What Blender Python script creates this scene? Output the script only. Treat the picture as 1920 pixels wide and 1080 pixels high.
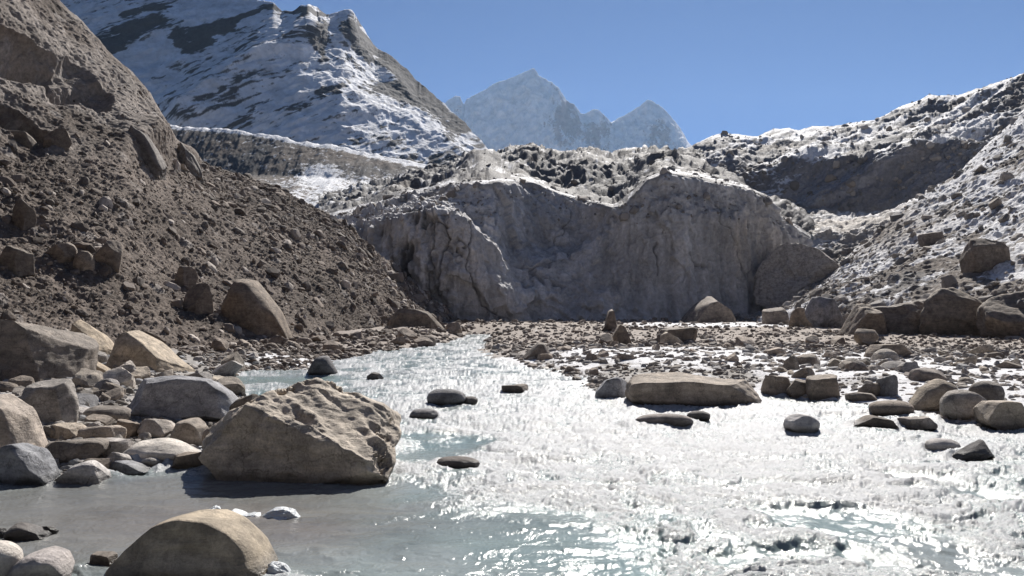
import bpy, bmesh, math
import numpy as np
from mathutils import Vector, Matrix

for o in list(bpy.data.objects):
    bpy.data.objects.remove(o, do_unlink=True)
scene = bpy.context.scene
COL = scene.collection
R = math.radians

# ------------------------------------------------------------------ camera
F = 1663.0            # focal length in pixels of a 1920 wide frame
PITCH = R(1.03)
CAMZ = 3.0
cam_d = bpy.data.cameras.new('camera')
cam = bpy.data.objects.new('camera', cam_d)
COL.objects.link(cam)
cam.location = (0, 0, CAMZ)
cam.rotation_euler = (R(90) + PITCH, 0, 0)
cam_d.sensor_width = 36.0
cam_d.lens = 36.0 * F / 1920.0
cam_d.clip_start = 0.1
cam_d.clip_end = 60000
scene.camera = cam

# ------------------------------------------------------------------ light
SUN_EL, SUN_AZ = 39.0, 14.0     # azimuth measured from +Y towards +X
world = bpy.data.worlds.new('World')
scene.world = world
world.use_nodes = True
wn = world.node_tree
for n in list(wn.nodes):
    wn.nodes.remove(n)
sky = wn.nodes.new('ShaderNodeTexSky')
sky.sky_type = 'NISHITA'
sky.sun_disc = False
sky.sun_elevation = R(SUN_EL)
sky.sun_rotation = R(SUN_AZ)
sky.altitude = 4000
sky.air_density = 0.82
sky.dust_density = 0.3
sky.ozone_density = 10.0
bg = wn.nodes.new('ShaderNodeBackground')
bg.inputs['Strength'].default_value = 0.05
wo = wn.nodes.new('ShaderNodeOutputWorld')
wn.links.new(sky.outputs[0], bg.inputs['Color'])
wn.links.new(bg.outputs[0], wo.inputs['Surface'])

sun_d = bpy.data.lights.new('sun', 'SUN')
sun_d.energy = 5.0
sun_d.angle = R(0.55)
sun_d.color = (1.0, 0.95, 0.88)
sun = bpy.data.objects.new('sun', sun_d)
COL.objects.link(sun)
sdir = Vector((math.sin(R(SUN_AZ)) * math.cos(R(SUN_EL)), math.cos(R(SUN_AZ)) * math.cos(R(SUN_EL)), math.sin(R(SUN_EL))))
sun.rotation_euler = sdir.to_track_quat('Z', 'Y').to_euler()
sun.location = (20, 60, 80)

vs = scene.view_settings
vs.view_transform = 'Standard'
vs.look = 'None'
vs.exposure = 0.70
vs.gamma = 1.0
scene.cycles.use_denoising = True
scene.cycles.max_bounces = 6
scene.cycles.volume_bounces = 0
scene.cycles.sample_clamp_indirect = 4.0

# ------------------------------------------------------------------ helpers
CA, SA = math.cos(PITCH), math.sin(PITCH)

def W(px, py, d):
    """world point seen at photo pixel px,py standing d metres ahead"""
    px = np.asarray(px, float); py = np.asarray(py, float); d = np.asarray(d, float)
    xc = (px - 960) / F
    zc = (540 - py) / F
    y = CA - zc * SA
    z = SA + zc * CA
    return np.stack(np.broadcast_arrays(xc / y * d, d, CAMZ + z / y * d), -1)

def G(px, py, z=0.0):
    """point of the level z under photo pixel px,py"""
    zc = (540 - py) / F
    d = (z - CAMZ) * (CA - zc * SA) / (SA + zc * CA)
    return W(px, py, d)

def topix(P):
    P = np.asarray(P, float)
    y = P[..., 1]; z = P[..., 2] - CAMZ
    yf = y * CA + z * SA
    zf = -y * SA + z * CA
    return 960 + F * P[..., 0] / yf, 540 - F * zf / yf

_rs = np.random.RandomState(7)
PERM = _rs.permutation(256).astype(np.int32)
PERM = np.concatenate([PERM, PERM])
_g = _rs.normal(size=(256, 3)); _g /= np.linalg.norm(_g, axis=1)[:, None]
GRAD = _g.astype(np.float32)
RND = _rs.rand(256).astype(np.float32)

def perlin(P):
    sh = P.shape[:-1]
    P = np.asarray(P, np.float32).reshape(-1, 3)
    I = np.floor(P).astype(np.int32)
    f = P - I
    I &= 255
    u = f * f * f * (f * (f * 6 - 15) + 10)
    out = np.zeros(len(P), np.float32)
    for dx in (0, 1):
        hx = PERM[(I[:, 0] + dx) & 255]
        wx = u[:, 0] if dx else 1 - u[:, 0]
        for dy in (0, 1):
            hy = PERM[hx + ((I[:, 1] + dy) & 255)]
            wy = wx * (u[:, 1] if dy else 1 - u[:, 1])
            for dz in (0, 1):
                h = PERM[hy + ((I[:, 2] + dz) & 255)]
                w = wy * (u[:, 2] if dz else 1 - u[:, 2])
                g = GRAD[h]
                out += w * (g[:, 0] * (f[:, 0] - dx) + g[:, 1] * (f[:, 1] - dy) + g[:, 2] * (f[:, 2] - dz))
    return (out * 1.6).reshape(sh)

def fbm(P, freq, octv=4, gain=0.5, seed=0.0, stretch=(1, 1, 1)):
    P = np.asarray(P, np.float32) * np.asarray(stretch, np.float32)
    a, s = 1.0, 0.0
    tot = 0.0
    for i in range(octv):
        s = s + a * perlin(P * freq + (seed + 17.3 * i))
        tot += a
        a *= gain; freq *= 2.03
    return s / tot * 1.4

def ridged(P, freq, octv=4, gain=0.5, seed=0.0, stretch=(1, 1, 1)):
    P = np.asarray(P, np.float32) * np.asarray(stretch, np.float32)
    a, s, tot = 1.0, 0.0, 0.0
    for i in range(octv):
        n = 1 - np.abs(perlin(P * freq + (seed + 11.7 * i))) * 2.0
        s = s + a * n
        tot += a
        a *= gain; freq *= 2.07
    return s / tot

def cells(P, freq, seed=0):
    """distance to nearest cell point, and a random value of that cell"""
    sh = P.shape[:-1]
    P = np.asarray(P, np.float32).reshape(-1, 3) * freq + seed * 3.7
    I = np.floor(P).astype(np.int32)
    best = np.full(len(P), 9.0, np.float32)
    val = np.zeros(len(P), np.float32)
    for dx in (-1, 0, 1):
        for dy in (-1, 0, 1):
            for dz in (-1, 0, 1):
                J = I + np.array((dx, dy, dz), np.int32)
                h = PERM[PERM[PERM[J[:, 0] & 255] + (J[:, 1] & 255)] + (J[:, 2] & 255)]
                q = J + np.stack([RND[h], RND[(h + 85) & 255], RND[(h + 170) & 255]], -1)
                d = ((P - q) ** 2).sum(1)
                m = d < best
                best[m] = d[m]; val[m] = RND[(h[m] + 41) & 255]
    return np.sqrt(best).reshape(sh), val.reshape(sh)

def sstep(a, b, x):
    t = np.clip((x - a) / (b - a), 0, 1)
    return t * t * (3 - 2 * t)

def mix(a, b, t):
    t = np.asarray(t)[..., None]
    return np.asarray(a) * (1 - t) + np.asarray(b) * t

def make_mesh(name, V, Fc, mat=None, col=None, smooth=True, attrs=None):
    V = np.asarray(V, np.float32).reshape(-1, 3)
    Fc = np.asarray(Fc, np.int32)
    n, k = Fc.shape
    me = bpy.data.meshes.new(name)
    me.vertices.add(len(V)); me.vertices.foreach_set('co', V.ravel())
    me.loops.add(n * k); me.loops.foreach_set('vertex_index', Fc.ravel())
    me.polygons.add(n)
    me.polygons.foreach_set('loop_start', np.arange(0, n * k, k, dtype=np.int32))
    me.polygons.foreach_set('use_smooth', np.full(n, smooth))
    me.update(calc_edges=True)
    if col is not None:
        a = me.attributes.new('col', 'FLOAT_COLOR', 'POINT')
        c = np.ones((len(V), 4), np.float32); c[:, :3] = np.asarray(col, np.float32).reshape(-1, 3)
        a.data.foreach_set('color', c.ravel())
    for an, av in (attrs or {}).items():
        a = me.attributes.new(an, 'FLOAT', 'POINT')
        a.data.foreach_set('value', np.asarray(av, np.float32).ravel())
    if mat: me.materials.append(mat)
    return me

def link(name, me):
    o = bpy.data.objects.new(name, me)
    COL.objects.link(o)
    return o

def grid_faces(r, c):
    i = np.arange(r * c).reshape(r, c)
    return np.stack([i[:-1, :-1], i[:-1, 1:], i[1:, 1:], i[1:, :-1]], -1).reshape(-1, 4)

def grid_normals(P):
    du = np.gradient(P, axis=1); dv = np.gradient(P, axis=0)
    n = np.cross(du, dv)
    n /= np.linalg.norm(n, axis=-1, keepdims=True) + 1e-9
    return n

# ------------------------------------------------------------------ materials
def new_mat(name):
    m = bpy.data.materials.new(name); m.use_nodes = True
    nt = m.node_tree
    b = nt.nodes['Principled BSDF']
    return m, nt, b

def N(nt, kind, **kw):
    n = nt.nodes.new(kind)
    for k, v in kw.items():
        if k in n.inputs.keys(): n.inputs[k].default_value = v
        else: setattr(n, k, v)
    return n

def noise_node(nt, scale, detail=6, rough=0.6, vec=None, dist=0.0):
    n = N(nt, 'ShaderNodeTexNoise')
    n.inputs['Scale'].default_value = scale
    n.inputs['Detail'].default_value = detail
    n.inputs['Roughness'].default_value = rough
    n.inputs['Distortion'].default_value = dist
    if vec: nt.links.new(vec, n.inputs['Vector'])
    return n

def ramp(nt, src, p0, p1, c0=(0, 0, 0, 1), c1=(1, 1, 1, 1)):
    r = N(nt, 'ShaderNodeValToRGB')
    r.color_ramp.elements[0].position = p0; r.color_ramp.elements[0].color = c0
    r.color_ramp.elements[1].position = p1; r.color_ramp.elements[1].color = c1
    nt.links.new(src, r.inputs[0])
    return r

def mulcol(nt, a, b):
    m = N(nt, 'ShaderNodeMix', data_type='RGBA', blend_type='MULTIPLY')
    m.inputs[0].default_value = 1.0
    nt.links.new(a, m.inputs[6]); nt.links.new(b, m.inputs[7])
    return m.outputs[2]

def mat_vcol(name, scale, bump_dist, rough=0.9, var=0.45, bump=0.8):
    """mineral surface: own colour from the mesh, broken up by fine grain and relief"""
    m, nt, b = new_mat(name)
    at = N(nt, 'ShaderNodeAttribute', attribute_name='col')
    geo = N(nt, 'ShaderNodeNewGeometry')
    n1 = noise_node(nt, scale, 8, 0.7, geo.outputs['Position'])
    r = ramp(nt, n1.outputs[0], 0.3, 0.7, (1 - var, 1 - var, 1 - var, 1), (1 + var * .6, 1 + var * .6, 1 + var * .6, 1))
    nt.links.new(mulcol(nt, at.outputs['Color'], r.outputs[0]), b.inputs['Base Color'])
    b.inputs['Roughness'].default_value = rough
    b.inputs['Specular IOR Level'].default_value = 0.25
    bp = N(nt, 'ShaderNodeBump'); bp.inputs['Strength'].default_value = bump; bp.inputs['Distance'].default_value = bump_dist
    nt.links.new(n1.outputs[0], bp.inputs['Height'])
    nt.links.new(bp.outputs[0], b.inputs['Normal'])
    return m

def mat_rock(name, speck=0.5, crack=0.55):
    """stone: colour of the single stone (object colour), lichen-like mottling, grain, wet foot at the waterline"""
    m, nt, b = new_mat(name)
    oi = N(nt, 'ShaderNodeObjectInfo')
    geo = N(nt, 'ShaderNodeNewGeometry')
    n1 = noise_node(nt, 2.3, 9, 0.68, geo.outputs['Position'], 0.4)
    n2 = noise_node(nt, 26, 6, 0.75, geo.outputs['Position'])
    r1 = ramp(nt, n1.outputs[0], 0.34, 0.64, (0.56, 0.55, 0.54, 1), (1.34, 1.30, 1.25, 1))
    r2 = ramp(nt, n2.outputs[0], 0.34, 0.62, (1 - speck, 1 - speck, 1 - speck, 1), (1.12, 1.12, 1.12, 1))
    tc = N(nt, 'ShaderNodeTexCoord')
    mp = N(nt, 'ShaderNodeMapping'); mp.inputs['Scale'].default_value = (0.9, 0.9, 5.0); mp.inputs['Rotation'].default_value = (0.35, 0.5, 0.2)
    nt.links.new(tc.outputs['Object'], mp.inputs['Vector'])
    n3 = noise_node(nt, 1.6, 7, 0.65, mp.outputs[0], 0.6)
    r3 = ramp(nt, n3.outputs[0], 0.35, 0.65, (0.80, 0.79, 0.78, 1), (1.12, 1.10, 1.06, 1))
    vo = N(nt, 'ShaderNodeTexVoronoi', feature='DISTANCE_TO_EDGE'); vo.inputs['Scale'].default_value = 1.1
    wn2 = noise_node(nt, 3.0, 5, 0.6, geo.outputs['Position'])
    va = N(nt, 'ShaderNodeVectorMath', operation='MULTIPLY_ADD'); va.inputs[1].default_value = (0.7, 0.7, 0.7)
    nt.links.new(wn2.outputs['Color'], va.inputs[0]); nt.links.new(geo.outputs['Position'], va.inputs[2]); nt.links.new(va.outputs[0], vo.inputs['Vector'])
    r4 = ramp(nt, vo.outputs['Distance'], 0.0, 0.022, (crack, crack, crack, 1), (1, 1, 1, 1))
    c = mulcol(nt, mulcol(nt, mulcol(nt, mulcol(nt, oi.outputs['Color'], r1.outputs[0]), r2.outputs[0]), r3.outputs[0]), r4.outputs[0])
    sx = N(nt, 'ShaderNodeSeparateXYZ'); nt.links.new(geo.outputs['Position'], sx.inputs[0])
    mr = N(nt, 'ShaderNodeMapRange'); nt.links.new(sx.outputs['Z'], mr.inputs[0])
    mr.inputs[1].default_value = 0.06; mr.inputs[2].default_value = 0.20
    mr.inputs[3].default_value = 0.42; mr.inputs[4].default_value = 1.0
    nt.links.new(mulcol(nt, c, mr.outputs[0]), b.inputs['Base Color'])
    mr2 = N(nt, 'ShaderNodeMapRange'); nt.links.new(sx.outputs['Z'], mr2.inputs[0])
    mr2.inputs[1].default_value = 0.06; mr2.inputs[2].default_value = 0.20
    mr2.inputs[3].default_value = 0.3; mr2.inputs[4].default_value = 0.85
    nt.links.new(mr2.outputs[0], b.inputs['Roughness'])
    b.inputs['Specular IOR Level'].default_value = 0.3
    ad = N(nt, 'ShaderNodeMath', operation='ADD')
    mu = N(nt, 'ShaderNodeMath', operation='MULTIPLY'); mu.inputs[1].default_value = 0.25
    nt.links.new(n2.outputs[0], mu.inputs[0]); nt.links.new(n1.outputs[0], ad.inputs[0]); nt.links.new(mu.outputs[0], ad.inputs[1])
    ad2 = N(nt, 'ShaderNodeMath', operation='MULTIPLY_ADD'); nt.links.new(r4.outputs[0], ad2.inputs[0]); ad2.inputs[1].default_value = 0.35; nt.links.new(ad.outputs[0], ad2.inputs[2])
    ad3 = N(nt, 'ShaderNodeMath', operation='MULTIPLY_ADD'); nt.links.new(n3.outputs[0], ad3.inputs[0]); ad3.inputs[1].default_value = 0.6; nt.links.new(ad2.outputs[0], ad3.inputs[2])
    ad = ad3
    bp = N(nt, 'ShaderNodeBump'); bp.inputs['Strength'].default_value = 0.7; bp.inputs['Distance'].default_value = 0.09
    nt.links.new(ad.outputs[0], bp.inputs['Height']); nt.links.new(bp.outputs[0], b.inputs['Normal'])
    return m

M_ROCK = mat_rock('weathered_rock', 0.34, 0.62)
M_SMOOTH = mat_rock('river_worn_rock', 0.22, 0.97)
M_STONES = mat_vcol('loose_stones', 9.0, 0.03, 0.9, 0.35, 0.6)
M_GROUND = mat_vcol('gravel_ground', 14.0, 0.05, 0.9, 0.5)
M_SCREE = mat_vcol('scree_earth', 2.2, 0.22, 0.95, 0.5)
M_GLACIER = mat_vcol('debris_ice', 1.6, 0.40, 0.75, 0.35, 0.9)
M_MOUNT = mat_vcol('snowy_rock', 0.12, 2.5, 0.9, 0.35)
M_FAR = mat_vcol('far_snow', 0.02, 12.0, 0.9, 0.3)

# ------------------------------------------------------------------ river plan
RIVER_PX = [(-900, 912), (0, 910), (100, 906), (200, 893), (280, 882), (380, 868), (425, 815), (470, 775), (455, 735), (430, 712),
            (455, 699), (575, 694), (640, 676), (700, 662), (790, 652), (850, 640), (885, 627), (920, 629), (905, 645),
            (890, 660), (960, 684), (1060, 705), (1120, 735), (1190, 752), (1440, 742), (1560, 752), (1660, 765),
            (1740, 785), (1830, 800), (1960, 803), (2300, 810), (3200, 830)]
RIVER = np.array([G(a, b)[:2] for a, b in RIVER_PX] + [(60, -30), (-60, -30)])

def river_sd(X, Y):
    """signed distance to the waterline, negative over water"""
    sh = X.shape
    P = np.stack([X.ravel(), Y.ravel()], -1).astype(np.float32)
    best = np.full(len(P), 1e9, np.float32); inside = np.zeros(len(P), bool)
    A = RIVER; B = np.roll(RIVER, -1, 0)
    for a, b in zip(A, B):
        ab = b - a
        t = np.clip(((P - a) @ ab) / (ab @ ab), 0, 1)
        d = P - a - t[:, None] * ab
        best = np.minimum(best, (d * d).sum(1))
        cr = ((a[1] > P[:, 1]) != (b[1] > P[:, 1]))
        with np.errstate(divide='ignore', invalid='ignore'):
            xi = (b[0] - a[0]) * (P[:, 1] - a[1]) / (b[1] - a[1] + 1e-12) + a[0]
        inside ^= cr & (P[:, 0] < xi)
    s = np.sqrt(best)
    return np.where(inside, -s, s).reshape(sh)

def ground_z(X, Y):
    sd = river_sd(X, Y)
    P = np.stack([X, Y, np.zeros_like(X)], -1)
    sdn = sd + fbm(P, 0.9, 3) * 0.25
    z = np.where(sdn < 0, np.maximum(sdn * 0.35, -0.7), np.minimum(sdn * 0.10, 0.42))
    far = sstep(48, 80, Y)
    z = z + sstep(0, 2.0, sdn) * (fbm(P, 0.5, 4, seed=3) * 0.10 + far * (ridged(P, 0.11, 4, seed=5) * 0.45 + 0.1))
    return z, sd

# ================================================================== lofts (landforms)
def curve_eval(pts, px):
    pts = np.array(pts, float)
    return np.interp(px, pts[:, 0], pts[:, 1]), np.interp(px, pts[:, 0], pts[:, 2])

def loft(rows, px0, px1, step=1.7, ease=2, rag=None, minrows=6):
    px = np.linspace(px0, px1, int((px1 - px0) / step) + 1)
    cur = []
    for r in rows:
        py, d = curve_eval(r, px)
        if rag and r is rag[0]:
            q = np.stack([px, px * 0, px * 0], -1)
            py = py + (ridged(q, rag[2], 4, 0.6, 3) - 0.4) * -rag[1]
        cur.append((W(px, py, d), py))
    out = []
    for i in range(len(cur) - 1):
        gap = np.abs(cur[i][1] - cur[i + 1][1]).max()
        n = max(minrows, int(gap / step))
        last = i == len(cur) - 2
        for k in range(n + (1 if last else 0)):
            t = k / n
            out.append(cur[i][0] * (1 - t) + cur[i + 1][0] * t)
    P = np.array(out)
    for _ in range(ease):
        Q = P.copy()
        Q[1:-1] = 0.25 * P[:-2] + 0.5 * P[1:-1] + 0.25 * P[2:]
        P = Q
    return P

def up_normals(P):
    n = grid_normals(P)
    c = np.array([0, 0, CAMZ]) - P
    s = np.sign((n * c).sum(-1, keepdims=True)); s[s == 0] = 1
    return n * s

def outward(P):
    n = grid_normals(P)
    m = n[P.shape[0] // 3, P.shape[1] // 2]
    p = P[P.shape[0] // 3, P.shape[1] // 2]
    return n if m @ (np.array([0, 0, CAMZ]) - p) > 0 else -n

def structure(name, P, mat, col, kind='structure', attrs=None, label=None):
    me = make_mesh(name, P, grid_faces(*P.shape[:2]), mat, col, True, attrs)
    o = link(name, me); o['kind'] = kind
    return o

def bump_px(P, spots):
    """raised / sunk places on a landform: (px, py, radius px, radius px, metres)"""
    X, Y = topix(P)
    s = np.zeros(P.shape[:2])
    for (a, b, rx, ry, m) in spots:
        s += m * np.exp(-(((X - a) / rx) ** 2 + ((Y - b) / ry) ** 2))
    return s

def seg_px(P, pts, width, wob=0.0, freq=0.2):
    """closeness (1..0) to a polyline on a landform, its course ragged by wob"""
    X, Y = topix(P)
    if wob:
        X = X + fbm(P, freq, 4, 0.6, 91) * wob; Y = Y + fbm(P, freq, 4, 0.6, 97) * wob
        width = width * (0.6 + 0.9 * sstep(-0.4, 0.5, fbm(P, freq * 0.5, 3, 0.6, 55)))
    best = np.full(P.shape[:2], 1e9)
    for (ax, ay), (bx, by) in zip(pts[:-1], pts[1:]):
        L = (bx - ax) ** 2 + (by - ay) ** 2
        t = np.clip(((X - ax) * (bx - ax) + (Y - ay) * (by - ay)) / L, 0, 1)
        best = np.minimum(best, np.hypot(X - ax - t * (bx - ax), Y - ay - t * (by - ay)))
    return np.clip(1 - best / width, 0, 1)

# ---- far snow peaks
def build_peaks():
    sky_l = [(790, 215, 5200), (838, 192, 5200), (852, 182, 5200), (862, 182, 5200), (870, 199, 5200), (876, 187, 5200), (905, 172, 5200), (935, 156, 5200), (960, 147, 5200),
             (985, 136, 5200), (1000, 129, 5200), (1010, 143, 5200), (1030, 155, 5200), (1046, 167, 5200), (1062, 189, 5250),
             (1075, 196, 5250), (1088, 212, 5250), (1100, 214, 5280), (1112, 206, 5280), (1122, 207, 5280), (1135, 219, 5300), (1146, 233, 5300), (1152, 229, 5350),
             (1175, 216, 5350), (1200, 200, 5350), (1215, 187, 5350), (1228, 193, 5350), (1245, 205, 5350), (1262, 226, 5350), (1278, 248, 5350), (1295, 274, 5350), (1330, 300, 5350), (1380, 330, 5350)]
    foot = [(790, 420, 4950), (960, 400, 4914), (1060, 410, 4896), (1150, 400, 4986), (1380, 420, 4950)]
    mid = [(790, 300, 5093), (880, 280, 5075), (960, 270, 5064), (1000, 250, 5057), (1040, 260, 5043), (1100, 290, 5057), (1150, 300, 5110), (1215, 280, 5093), (1380, 340, 5110)]
    back = [(p[0], p[1] + 60, p[2] + 500) for p in sky_l]
    P = loft([foot, mid, sky_l, back], 790, 1380, 1.2, 1, (sky_l, 3.0, 0.05))
    n = outward(P)
    px, py = topix(P)
    keep = sstep(0, 30, np.abs(py - np.interp(px, [p[0] for p in sky_l], [p[1] for p in sky_l])))
    d = ridged(P, 0.004, 5, 0.55, 2, (1, 0.3, 0.45)) * 34 + (ridged(P, 0.018, 5, 0.6, 9, (1, .4, .6)) - 0.4) * 22
    d *= 0.25 + 0.75 * keep
    # rocky east ribs of the main summit
    P = P + n * d[..., None]
    n = outward(P)
    rockn = fbm(P, 0.006, 5, 0.6, 4, (1.0, 0.5, 0.35))
    ribs = bump_px(P, [(1065, 235, 45, 60, 1.0), (1125, 250, 26, 45, .8), (1245, 255, 30, 50, .9), (860, 205, 18, 20, .8), (1005, 138, 8, 8, .6)])
    rock = sstep(0.44, 0.66, rockn * 0.55 + ribs * 0.75 + fbm(P, 0.03, 4, 0.6, 4, (1.0, 0.5, 0.3)) * 0.45 + (0.35 - n[..., 2]) * 0.25)
    col = mix((0.92, 0.91, 0.93), (0.38, 0.32, 0.35), rock)
    return structure('far_mountain_peaks', P, M_FAR, col)

# ---- snow-streaked mountain on the left
def build_mountain():
    sky_l = [(-200, -260, 666), (60, -60, 644), (200, -40, 637), (330, -14, 633), (440, -2, 629), (480, 0, 628), (512, 4, 626), (530, 21, 625),
             (548, 19, 624), (565, 10, 624), (577, 8, 624), (592, 14, 653), (612, 31, 653), (630, 30, 653), (655, 27, 652), (668, 42, 708), (690, 72, 700),
             (700, 88, 698), (722, 100, 692), (742, 112, 688), (762, 130, 684), (790, 158, 674), (822, 185, 664), (845, 208, 654), (870, 230, 644), (890, 252, 632), (915, 280, 620), (945, 302, 608), (1010, 340, 596)]
    m1 = [(-200, 60, 578), (120, 100, 574), (300, 120, 567), (480, 100, 571), (560, 110, 576), (640, 105, 604), (700, 150, 640), (780, 210, 628), (870, 270, 612), (1010, 350, 580)]
    m2 = [(-200, 200, 532), (120, 215, 527), (300, 215, 525), (450, 215, 527), (560, 200, 534), (640, 180, 554), (740, 215, 580), (800, 250, 584), (880, 300, 580), (1010, 360, 564)]
    foot = [(-200, 330, 505), (300, 310, 505), (560, 300, 505), (700, 330, 508), (800, 350, 516), (900, 350, 532), (1010, 380, 548)]
    base = [(-200, 420, 480), (300, 420, 480), (1010, 430, 530)]
    back = [(p[0], p[1] + 60, p[2] + 160) for p in sky_l]
    P = loft([base, foot, m2, m1, sky_l, back], -200, 1010, 1.6, 8, (sky_l, 5.0, 0.03))
    n = outward(P)
    px, py = topix(P)
    sk = np.interp(px, [p[0] for p in sky_l], [p[1] for p in sky_l])
    keep = 0.25 + 0.75 * sstep(2, 60, py - sk)
    # spur falling from the summit to the lower left, buttresses
    spur = seg_px(P, [(655, 27), (600, 50), (520, 95), (430, 150), (340, 210)], 60) ** 1.5
    spur2 = seg_px(P, [(655, 27), (700, 110), (760, 190), (850, 290)], 50) ** 1.5
    d = spur * 9 + spur2 * 5
    # strata run down to the lower left
    a = R(33)
    s1 = P[..., 0] * math.cos(a) + P[..., 2] * math.sin(a)
    s2 = -P[..., 0] * math.sin(a) + P[..., 2] * math.cos(a)
    S = np.stack([s1 * 0.22, s2 * 1.25, P[..., 1] * 0.3], -1)
    st = ridged(S, 0.045, 5, 0.55, 6)
    d = d + (st - 0.4) * 2.6 + (ridged(P, 0.035, 4, 0.55, 3) - 0.4) * 2.4 + fbm(S, 0.2, 4, 0.6, 1) * 0.7
    P = P + n * (d * keep)[..., None]
    n = outward(P)
    # where bare rock shows
    rn = fbm(S, 0.030, 5, 0.58, 20)
    fine = fbm(S, 0.15, 4, 0.6, 31)
    X, Y = topix(P)
    bands = np.maximum.reduce([
        seg_px(P, [(512, 12), (440, 40), (380, 72), (330, 85)], 24, 26, 0.03),
        seg_px(P, [(300, 40), (225, 75), (190, 95)], 30, 26, 0.03) * 0.8,
        seg_px(P, [(500, 8), (520, 14), (555, 24), (600, 18)], 14, 26, 0.03),
        seg_px(P, [(655, 40), (690, 90), (745, 145), (800, 180), (850, 230)], 38, 26, 0.03) * 0.95,
        seg_px(P, [(610, 55), (600, 110)], 30, 26, 0.03) * 0.8,
        seg_px(P, [(640, 165), (600, 180)], 20, 26, 0.03) * 0.8,
        seg_px(P, [(300, 10), (240, 30)], 14, 26, 0.03) * 0.7])
    lowrock = sstep(225, 300, Y + (X - 600) * -0.12) * sstep(520, 700, X)
    slope = sstep(0.75, 0.25, n[..., 2])
    streak = ridged(S, 0.055, 4, 0.6, 61)
    hair = fbm(S, 0.42, 4, 0.65, 71, (0.6, 1, 1))
    rock = sstep(0.17, 0.30, rn * 0.40 + fine * 0.30 + (streak - 0.45) * 0.12 + hair * 0.30 + fbm(P, 0.10, 4, 0.6, 171) * 0.22 + bands * 0.85 + lowrock * 0.40 + (slope - 0.55) * 0.10)
    col = mix((0.84, 0.85, 0.88), (0.095, 0.092, 0.098), rock)
    brown = lowrock * rock
    col = mix(col, (0.115, 0.108, 0.108), brown * 0.7)
    return structure('snowy_mountain', P, M_MOUNT, col)

# ---- old lateral moraine between the mountain and the scree
def build_lateral():
    top = [(250, 225, 330), (340, 238, 320), (420, 243, 315), (500, 252, 310), (560, 266, 305), (620, 272, 300), (700, 290, 295), (770, 305, 290), (840, 318, 285), (920, 330, 280)]
    front = [(250, 330, 290), (400, 330, 285), (500, 332, 280), (600, 335, 270), (700, 345, 262), (800, 350, 258), (920, 350, 255)]
    flat = [(250, 420, 215), (600, 390, 210), (700, 385, 205), (800, 362, 215), (920, 355, 235)]
    foot = [(250, 470, 150), (600, 450, 150), (700, 440, 146), (800, 400, 160), (920, 380, 190)]
    back = [(p[0], p[1] + 30, p[2] + 70) for p in top]
    P = loft([foot, flat, front, top, back], 250, 920, 1.6, 3)
    n = outward(P)
    d = ridged(P, 0.09, 4, 0.5, 2, (1.6, 0.3, 0.15)) * 0.9 + fbm(P, 0.35, 4, 0.6, 8, (1.2, .6, .35)) * 0.35
    P = P + n * d[..., None]
    n = outward(P)
    X, Y = topix(P)
    sn = fbm(P, 0.35, 5, 0.65, 14)
    tops = np.interp(X, [p[0] for p in top], [p[1] for p in top])
    rim = sstep(10, 2, Y - tops)
    flatz = sstep(318, 345, Y) * sstep(480, 600, X)
    patch = np.exp(-(((X - 600) / 34) ** 2 + ((Y - 325) / 16) ** 2))
    snow = sstep(0.25, 0.42, sn * 0.55 + fbm(P, 1.1, 3, 0.6, 4) * 0.35 + rim * 0.62 + flatz * 0.36 + patch * 0.7 + (n[..., 2] - 0.7) * 0.3)
    col = mix(mix((0.155, 0.13, 0.115), (0.12, 0.115, 0.115), sstep(-0.3, 0.3, fbm(P, 0.06, 3, 0.5, 5))), (0.82, 0.83, 0.86), snow)
    return structure('lateral_moraine_hill', P, M_SCREE, col)

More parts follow.
